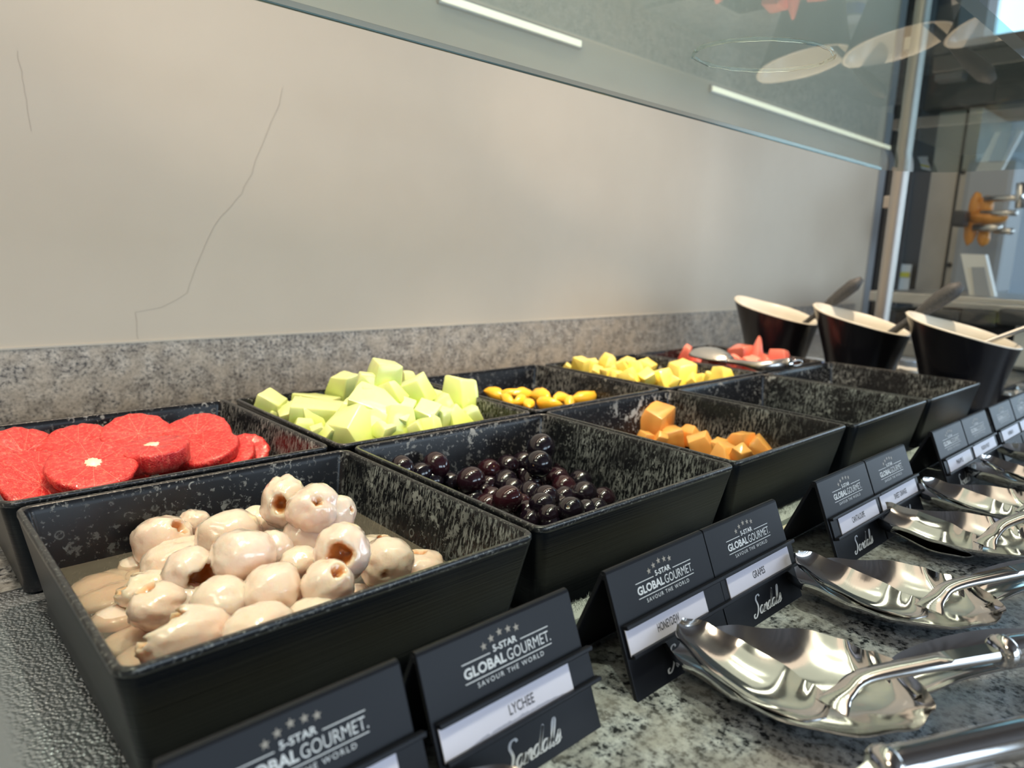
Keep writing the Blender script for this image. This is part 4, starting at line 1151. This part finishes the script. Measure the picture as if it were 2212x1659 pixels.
# spoon in the watermelon
def ws():
    c = at_z(1535, 768, 0.004); h = at_z(1640, 792, 0.006); e = at_z(1700, 786, 0.012)
    root = empty('serving_spoon', (c.x, c.y, c.z)); tag(root, 'steel spoon lying upside down on the watermelon', 'spoon', 'steel spoon in the watermelon')
    bm = bmesh.new(); ax = (h-c); ax.z = 0; ax.normalize(); sd = Vector((-ax.y, ax.x, 0)); n = 20
    rings = []
    for i in range(9):
        a = i/8*pi/2; rg = []
        for k in range(24):
            b = 2*pi*k/24; L = .052*(1.15 if cos(b) > 0 else 1)
            rg.append(bm.verts.new(ax*(L*sin(a)*cos(b)) + sd*(.036*sin(a)*sin(b)) + Vector((0, 0, .020*cos(a)-.004))))
        rings.append(rg)
    for A, B in zip(rings, rings[1:]):
        for k in range(24): bm.faces.new((A[k], A[(k+1) % 24], B[(k+1) % 24], B[k]))
    bmesh.ops.remove_doubles(bm, verts=bm.verts, dist=1e-5)
    o = build('bowl', bm, M['spoon_satin'], parent=root)
    md = o.modifiers.new('s', 'SOLIDIFY'); md.thickness = .0012; md.offset = -1
    bm = bmesh.new(); s0 = c+ax*.05-c
    add_tube(bm, [s0+Vector((0, 0, -.003)), (h-c)*.75, (h-c), (e-c)*.98], [.004, .006, .0095, .0095], 16); build('handle', bm, M['steel_rough'], parent=root)
    bm = bmesh.new(); dd = (e-c-(h-c)).normalized(); add_tube(bm, [(e-c)-dd*.004, (e-c), (e-c)+dd*.006, (e-c)+dd*.012], [.0098, .0108, .0100, .004], 16); build('end_cap', bm, M['steel'], parent=root)
    bm = bmesh.new(); tip = (e-c)+dd*.018
    P = [tip+dd*(.010*cos(a))+Vector((0, 0, .005*sin(a))) for a in [k*2*pi/14 for k in range(15)]]
    add_tube(bm, P, .0016, 8, cap=False); build('hanging_loop', bm, M['steel'], parent=root)
ws()

# ------------------------------------------------------------------ three slant-rimmed bowls
def bowl_meshes(Rb=.056, Rr=.089, Hm=.146, A=.020):
    seg = 64
    def ring(r, z, slant):
        out = []
        for k in range(seg):
            a = 2*pi*k/seg
            ca, sa = cos(a), sin(a)
            rr_ = r*(1 + .05*slant*(abs(sa)**3))     # drawn to a soft point at front and back
            zz = z + slant*(A*sa + .001*ca - .004*abs(sa)**2 + .009*max(0, sa)**4)
            out.append((rr_*ca, rr_*sa + .010*slant, zz))
        return out
    def loft(prof, mi, bm, closeb=False):
        rings = [[bm.verts.new(q) for q in ring(*p)] for p in prof]
        for Aa, B in zip(rings, rings[1:]):
            for k in range(seg): bm.faces.new((Aa[k], Aa[(k+1) % seg], B[(k+1) % seg], B[k]))
        if closeb: bm.faces.new(rings[0][::-1] if closeb == 1 else rings[-1])
    outer = [(Rb*.92, 0, 0), (Rb, .002, 0)]
    for k in range(1, 11):
        f = k/10; outer.append((Rb+(Rr-Rb)*(f**1.12), Hm*f, f**2))
    inner = [(Rr, Hm, 1), (Rr+.0012, Hm+.0012, 1), (Rr-.0022, Hm+.0032, 1), (Rr-.0060, Hm+.0010, 1)]
    for k in range(9, 0, -1):
        f = k/10; inner.append((Rb+(Rr-Rb)*(f**1.12)-.0048, Hm*f+.002, f**2))
    inner.append((Rb*.7, .010, 0))
    bo = bmesh.new(); loft(outer, 0, bo, 1); bi = bmesh.new(); loft(inner, 0, bi, 2)
    return bo, bi
bo, bi = bowl_meshes()
bmesh.ops.recalc_face_normals(bo, faces=bo.faces); bmesh.ops.recalc_face_normals(bi, faces=bi.faces)
mo = bpy.data.meshes.new('bowl_body'); bo.to_mesh(mo); bo.free(); mo.materials.append(M['cup_out'])
mi_ = bpy.data.meshes.new('bowl_lining'); bi.to_mesh(mi_); bi.free(); mi_.materials.append(M['cup_in'])
for m_ in (mo, mi_):
    for p in m_.polygons: p.use_smooth = True
BOWLS = [((1.412, .052), 1.0, 'tall black bowl with ivory inside and slanted rim, nearest of three'),
         ((1.446, .244), 1.0, 'tall black bowl with ivory inside and slanted rim, middle of three'),
         ((1.478, .444), 1.0, 'tall black bowl with ivory inside and slanted rim, nearest the wall')]
for (x, y), s, lab in BOWLS:
    r = empty('slanted_bowl', (x, y, ZG), radians(8)); tag(r, lab, 'bowl', 'slant-rimmed bowls at the end of the counter')
    kid('body', mo, r); kid('lining', mi_, r)
def ladle(base, top, lab, r0, r1, mat):
    root = empty('ladle', base); tag(root, lab, 'ladle'); b = Vector(base); t_ = Vector(top)-b
    bm = bmesh.new(); n = 12; P = [t_*(k/n) for k in range(n+1)]
    rad = [interp([(0, r0), (.45, r0), (.8, r1), (.93, r1*1.02), (1, r1*.45)], k/n) for k in range(n+1)]
    add_tube(bm, P, rad, 16); build('handle', bm, mat, parent=root)
    bm = bmesh.new(); add_lathe(bm, [(0, -.016), (.014, -.013), (.022, -.004), (.024, .004), (.0228, .004), (.020, -.003), (.012, -.0115), (0, -.014)], 20, center=(0, 0, -.004)); build('cup', bm, M['steel_rough'], parent=root)
def at_d(px, py, d): return CAMLOC + ray(px, py).normalized()*d
B1, B2, B3 = (Vector((x, y, ZG)) for (x, y), s, l in BOWLS)
ladle(at_x(1674, 748, 1.470), at_x(1862, 602, 1.50), 'ladle with dark speckled handle in the bowl nearest the wall', .0055, .0135, M['speckle'])
ladle(at_x(1868, 758, 1.440), at_x(2078, 614, 1.47), 'ladle with dark speckled handle in the middle bowl', .0070, .0155, M['speckle'])
ladle(at_x(2072, 760, 1.405), at_x(2240, 700, 1.46), 'ladle with thin steel handle in the nearest bowl', .0045, .0050, M['steel_rough'])

# ------------------------------------------------------------------ sneeze guard
ZGL = 0.34
gy0, gy1 = -0.169, 0.150
sg = empty('sneeze_guard', (0.5, 0, ZGL)); tag(sg, 'horizontal greenish glass shelf over the trays', 'sneeze guard')
bm = bmesh.new(); pr = [(gy0, 0.0)]
for k in range(15):
    y = 0.054 + 0.124*k/14; pr.append((y, .0100*((y-.054)/.124)**1.7))
rows = []
for xx in (-1.1, 1.25):
    rows.append([bm.verts.new((xx, y, z)) for y, z in pr] + [bm.verts.new((xx, y, z+.010)) for y, z in pr[::-1]])
n = len(rows[0])
for k in range(n):
    f = bm.faces.new((rows[0][k], rows[0][(k+1) % n], rows[1][(k+1) % n], rows[1][k]))
    f.material_index = 1 if k in (len(pr)-1, n-1) else 0
for r_ in rows:
    f = bm.faces.new(r_); f.material_index = 1
for v in bm.verts: v.co.x -= 0.5
o = build('glass_shelf', bm, [M['glass'], M['glass_edge']], parent=sg, auto=30)
for (pa, pb, lab) in (((948, -8), (1256, 97), 'short warm glowing strip on the wall, seen through the glass shelf'), ((1536, 188), (1948, 330), 'long warm glowing strip on the wall right of the short one, behind the glass')):  # emissive bars draw the two bright lines seen through the shelf
    a = at_y(pa[0], pa[1], .796); b = at_y(pb[0], pb[1], .796); zz = (a.z+b.z)/2
    r_ = empty('bright_strip', (a.x, .80, zz)); tag(r_, lab, 'light', 'glowing strips on the wall')
    bm = bmesh.new(); add_box(bm, 0, b.x-a.x, -.006, .003, -.010, .010, .001); build('strip_back', bm, M['steel_rough'], parent=r_, smooth=False)
    bm = bmesh.new(); add_box(bm, .004, b.x-a.x-.004, -.0085, -.006, -.0065, .0065, .001); build('strip_face', bm, M['strip_glow'], parent=r_, smooth=False)
bm = bmesh.new(); add_box(bm, -1.6, .75, .1776, .1800, .0092, .0150, .0006); build('polished_edge', bm, M['edge_shine'], parent=sg, smooth=False)
cr = at_z(1650, 118, ZGL+.012); bm = bmesh.new(); n = 60
P = []
for k in range(n+1):
    a = 2*pi*k/n; q = at_z(1650+152*cos(a)*(1+.03*noise.noise(Vector((cos(a)*4, sin(a)*4, 2)))), 118+34*sin(a), ZGL+.0125); P.append(q-cr)
add_tube(bm, P, [.0016*(1+.5*noise.noise(Vector((cos(2*pi*k/n)*6, sin(2*pi*k/n)*6, 5)))) for k in range(n+1)], 8, cap=False)
o = build('water_ring', bm, M['water_clear']); o.location = cr; tag(o, 'ring of water left standing on the glass shelf', 'water ring')
# post and end panel at the far end
post = empty('post', (1.70, 0.305, ZG)); tag(post, 'vertical round steel post behind the bowls', 'post')
bm = bmesh.new(); add_tube(bm, [(0, 0, .004), (0, 0, 1.30)], .0165, 28); build('tube', bm, M['steel_post'], parent=post, auto=40)
bm = bmesh.new(); add_lathe(bm, [(0, 0), (.036, 0), (.036, .004), (.030, .007), (.0195, .008), (0, .008)], 28); build('base_flange', bm, M['steel_post'], parent=post, auto=40)
for z in (.40, .74):
    bm = bmesh.new(); add_box(bm, -.002, .026, .010, .030, z-.014, z+.014, .003); build('clamp', bm, M['steel_post'], parent=post, smooth=False)
bm = bmesh.new(); add_box(bm, 1.722, 1.732, -.30, .338, -.040, .745)
for f in bm.faces: f.material_index = 0 if abs(f.normal.x) > .5 else 1
o = build('end_panel', bm, [M['glass_clear'], M['glass_edge_light']], smooth=False); tag(o, 'upright clear glass end panel clamped to the steel post', 'glass panel')

# ------------------------------------------------------------------ far end of the room (blurred)
def quadbox(name, mat, X, px, depth=.05, lab=None, cat=None, group=None, bev=.003, parent=None):
    """upright box whose front face at x=X spans the two picture points px=((x0,y0),(x1,y1))"""
    a = at_x(px[0][0], px[0][1], X); b = at_x(px[1][0], px[1][1], X)
    y0, y1 = sorted((a.y, b.y)); z0, z1 = sorted((a.z, b.z))
    bm = bmesh.new(); add_box(bm, X, X+depth, y0, y1, z0, z1, bev)
    o = build(name, bm, mat, smooth=False, parent=parent)
    if lab: tag(o, lab, cat, group)
    return o
# dark corner column at the end of the wall
a = at_x(1885, 500, 2.95); b = at_x(1922, 500, 2.95)
bm = bmesh.new(); add_box(bm, 2.932, 3.02, 0.725, 0.83, -0.97, 1.9); struct('trim_3', bm, M['dark'])
bm = bmesh.new(); add_box(bm, 2.87, 2.93, WY-.004, WY+.002, -0.068, 1.9); struct('trim_4', bm, M['grey_paint'])
# tall steel cabinet with a door
cab = empty('steel_cabinet', (3.1, .6, -.97)); tag(cab, 'tall beige steel cabinet standing beyond the end of the wall', 'cabinet')
def cabpart(name, mat, y0, y1, z0, z1, x0, x1, bev=.004):
    bm = bmesh.new(); add_box(bm, x0-3.1, x1-3.1, y0-.6, y1-.6, z0+.97, z1+.97, bev); return build(name, bm, mat, parent=cab, smooth=False)
yA = at_x(1985, 560, 3.1).y; yB = at_x(2055, 500, 3.1).y; yC = at_x(2086, 500, 3.1).y; yD = at_x(1935, 560, 3.1).y
cabpart('side_panel', M['beige'], yB+.008, yA, -.9, .78, 3.10, 3.5)
cabpart('door', M['beige'], yC, yB-.004, -.02, .78, 3.09, 3.5)
cabpart('recess', M['dark_grey'], yA, yD+.04, -.9, 1.5, 3.16, 3.5)
cabpart('gap', M['dark_grey'], yB-.006, yB+.010, -.9, .77, 3.112, 3.5)
cabpart('dark_reflection_box', M['dark_grey'], -.15, yA+.05, .785, 1.02, 3.05, 3.5)  # added dark box, stands in for dark reflections in the shelf glass
for z in (.2, .55):
    bm = bmesh.new(); add_lathe(bm, [(0, .012), (.008, .010), (.010, 0)], 12); o = build('screw', bm, M['dark'], parent=cab)
    o.rotation_euler = (0, -pi/2, 0); o.location = (-.012, (yB+yC)/2+.012-.6, z+.97)
n0 = at_x(1925, 570, 3.15); n1 = at_x(1962, 640, 3.15)
bm = bmesh.new(); add_box(bm, 3.140, 3.146, n1.y, n0.y, n1.z, n0.z); o = build('notice', bm, M['paper'], smooth=False); tag(o, 'white printed notice with a yellow stripe behind the post', 'notice')
bm = bmesh.new(); add_box(bm, 3.136, 3.139, n1.y+.003, n0.y-.003, n0.z-.052, n0.z-.032); build('yellow_stripe', bm, M['yellow'], parent=o, smooth=False)

# dispenser with three taps and amber wing nuts
dsp = empty('drink_dispenser', (3.0, .45, 0)); tag(dsp, 'steel dispenser with amber wing nuts and rod taps, at the right', 'dispenser')
def L3(px, py, X): v = at_x(px, py, X); return v - Vector((3.0, .45, 0))
bm = bmesh.new(); a = L3(2088, 350, 3.05); b = L3(2150, 640, 3.05); add_box(bm, .05, .25, b.y, a.y, b.z, a.z, .02); build('body', bm, M['grey_paint'], parent=dsp, smooth=False)
for (p0, p1, r) in (((2128, 430), (2212, 427), .010), ((2120, 460), (2196, 460), .010), ((2105, 492), (2160, 492), .013), ((2150, 498), (2186, 500), .011)):
    bm = bmesh.new(); add_tube(bm, [L3(*p0, 2.9), L3(*p1, 2.86)], r, 14); build('tap_rod', bm, M['steel_rough'], parent=dsp)
for (px, py, rx, ry) in ((2107, 445, 9, 24), (2098, 490, 9, 32), (2135, 470, 26, 12), (2125, 512, 9, 16), (2130, 448, 10, 20)):
    c = L3(px, py, 2.92); k = dist(at_x(px, py, 2.92))/FPX
    bm = bmesh.new(); bmesh.ops.create_icosphere(bm, subdivisions=3, radius=1)
    for q in bm.verts:
        q.co = Vector((q.co.x*rx*k*.8, q.co.y*rx*k*1.15, q.co.z*ry*k)) * (1+.18*noise.noise(q.co*2.1+Vector((px, 0, 0))))
    o = build('wing_nut', bm, M['amber'], parent=dsp); o.location = c
bm = bmesh.new(); a = L3(2060, 455, 2.85); b = L3(2084, 490, 2.85); add_box(bm, -.17, -.10, b.y, a.y, b.z, a.z, .012); build('dark_knob', bm, M['dark'], parent=dsp, smooth=False)
bm = bmesh.new(); add_tube(bm, [L3(2207, 395, 2.7), L3(2203, 450, 2.7)], .014, 14); build('tap_head', bm, M['steel'], parent=dsp)

# white leaning sign holder
p = [(2075, 548), (2128, 550), (2152, 655), (2098, 655)]
sh = empty('sign_holder', at_x(2110, 655, 2.35)); tag(sh, 'white leaning sign holder standing on the steel shelf', 'sign holder')
def leanbox(name, P, X, th, mat, parent, org_):
    bm = bmesh.new(); f = [at_x(a, b, X) - org_ for a, b in P]; g = [q+Vector((th, 0, 0)) for q in f]
    F = [bm.verts.new(q) for q in f]; G = [bm.verts.new(q) for q in g]
    bm.faces.new(F); bm.faces.new(G[::-1])
    for k in range(4): bm.faces.new((F[k], G[k], G[(k+1) % 4], F[(k+1) % 4]))
    return build(name, bm, mat, parent=parent, smooth=False)
leanbox('back_board', p, 2.35, .03, M['white_plastic'], sh, sh.location)
leanbox('insert', [(2098, 577), (2126, 577), (2140, 648), (2106, 648)], 2.345, .004, M['grey_paint'], sh, sh.location)

# black display unit with steel trims, and the row of dark bins
unit = empty('display_unit', (2.2, .3, -.068)); tag(unit, 'black display unit with steel trim behind the bowls', 'display unit')
def up_(name, mat, X, x0, x1, depth, bev=.003):
    a = at_x(x0[0], x0[1], X); b = at_x(x1[0], x1[1], X); y0, y1 = sorted((a.y, b.y)); z0, z1 = sorted((a.z, b.z))
    bm = bmesh.new(); add_box(bm, X-2.2, X-2.2+depth, y0-.3, y1-.3, max(z0, -.066)+.068, z1+.068, bev); return build(name, bm, mat, parent=unit, smooth=False)
up_('body', M['dark'], 2.22, (1898, 668), (2420, 795), .5)
up_('steel_top', M['steel_rough'], 2.18, (1876, 650), (2420, 662), .62)
up_('middle_rail', M['steel_rough'], 2.10, (2030, 664), (2420, 676), .10)
up_('lower_panel', M['grey_paint'], 2.17, (1940, 722), (1990, 762), .05)
up_('bottom_rail', M['steel_rough'], 2.14, (1925, 783), (2420, 788), .05)
up_('white_panel', M['white_plastic'], 2.08, (2196, 690), (2260, 800), .05)
for i in range(5):
    x0 = 2022+i*78
    a = at_x(x0, 664, 2.16); b = at_x(x0+72, 704, 2.16)
    bm = bmesh.new(); add_box(bm, 0, .14, b.y, a.y, b.z, a.z, .010); o = build('cutlery_bin', bm, M['dark_grey'], smooth=False); o.location = (2.115, 0, 0)
    o.location.x = 2.06
    tag(o, 'dark bin in the steel rack, %s' % ('leftmost' if i == 0 else ORD[i] if i < 3 else 'near the photo edge' if i == 3 else 'beyond the photo edge'), 'bin', 'dark bins in the steel rack')
    if i > 2: bpy.data.objects.remove(o)
# jars and lids on the counter behind the bowls
def jar(px, py, r, h, lab, lid, body, X):
    c = at_x(px, py, X); z = c.z
    root = empty('yogurt_pot', (c.x, c.y, ZG)); tag(root, lab, 'pot', 'small pots behind the bowls')
    hh = max(.02, z-ZG)
    bm = bmesh.new(); add_lathe(bm, [(0, 0), (r*.85, 0), (r, hh-.004), (0, hh-.004)], 24); build('pot', bm, body, parent=root, auto=40)
    bm = bmesh.new(); add_lathe(bm, [(0, hh-.004), (r*1.06, hh-.004), (r*1.06, hh), (r*.9, hh+.001), (0, hh)], 24); build('lid', bm, lid, parent=root, auto=40)
jar(1752, 775, .030, .05, 'small pot with blue label seen between the two farther bowls', M['foil'], M['blue_label'], 1.62)
jar(1775, 782, .028, .05, 'small pot partly behind the middle bowl', M['foil'], M['blue_label'], 1.66)
jar(1962, 775, .034, .05, 'pot with pale foil lid behind the nearest bowl', M['foil'], M['grey_paint'], 1.72)
jar(1932, 792, .026, .05, 'small white pot by the foot of the middle bowl', M['white_plastic'], M['white_plastic'], 1.585)
jar(1970, 797, .022, .05, 'small white pot left of the foot of the nearest bowl', M['white_plastic'], M['white_plastic'], 1.56)

# black tray of crushed ice at the right edge
ic = empty('ice_tray', (1.72, -.10, ZG)); tag(ic, 'black tray filled with clear crushed ice, right edge', 'ice tray')
bm = bmesh.new(); add_box(bm, -.19, .30, -.20, .13, 0, .006); add_box(bm, -.19, -.183, -.20, .13, 0, .022); add_box(bm, .293, .30, -.20, .13, 0, .022); add_box(bm, -.19, .30, .123, .13, 0, .022); add_box(bm, -.19, .30, -.20, -.193, 0, .022)
build('tray', bm, M['dark'], parent=ic, smooth=False)
random.seed(9); bm = bmesh.new()
for i in range(420):
    c = Vector((random.uniform(-.17, .28), random.uniform(-.185, .115), random.uniform(.010, .024))); s = random.uniform(.006, .012)
    r = bmesh.ops.create_icosphere(bm, subdivisions=1, radius=s)
    for q in r['verts']: q.co = c + Vector((q.co.x, q.co.y, q.co.z*.8))*(1+random.uniform(-.35, .35))
o = build('ice', bm, M['ice'], smooth=False); o.location = ic.location; tag(o, 'clear crushed ice heaped in the black tray', 'ice', kind='stuff')
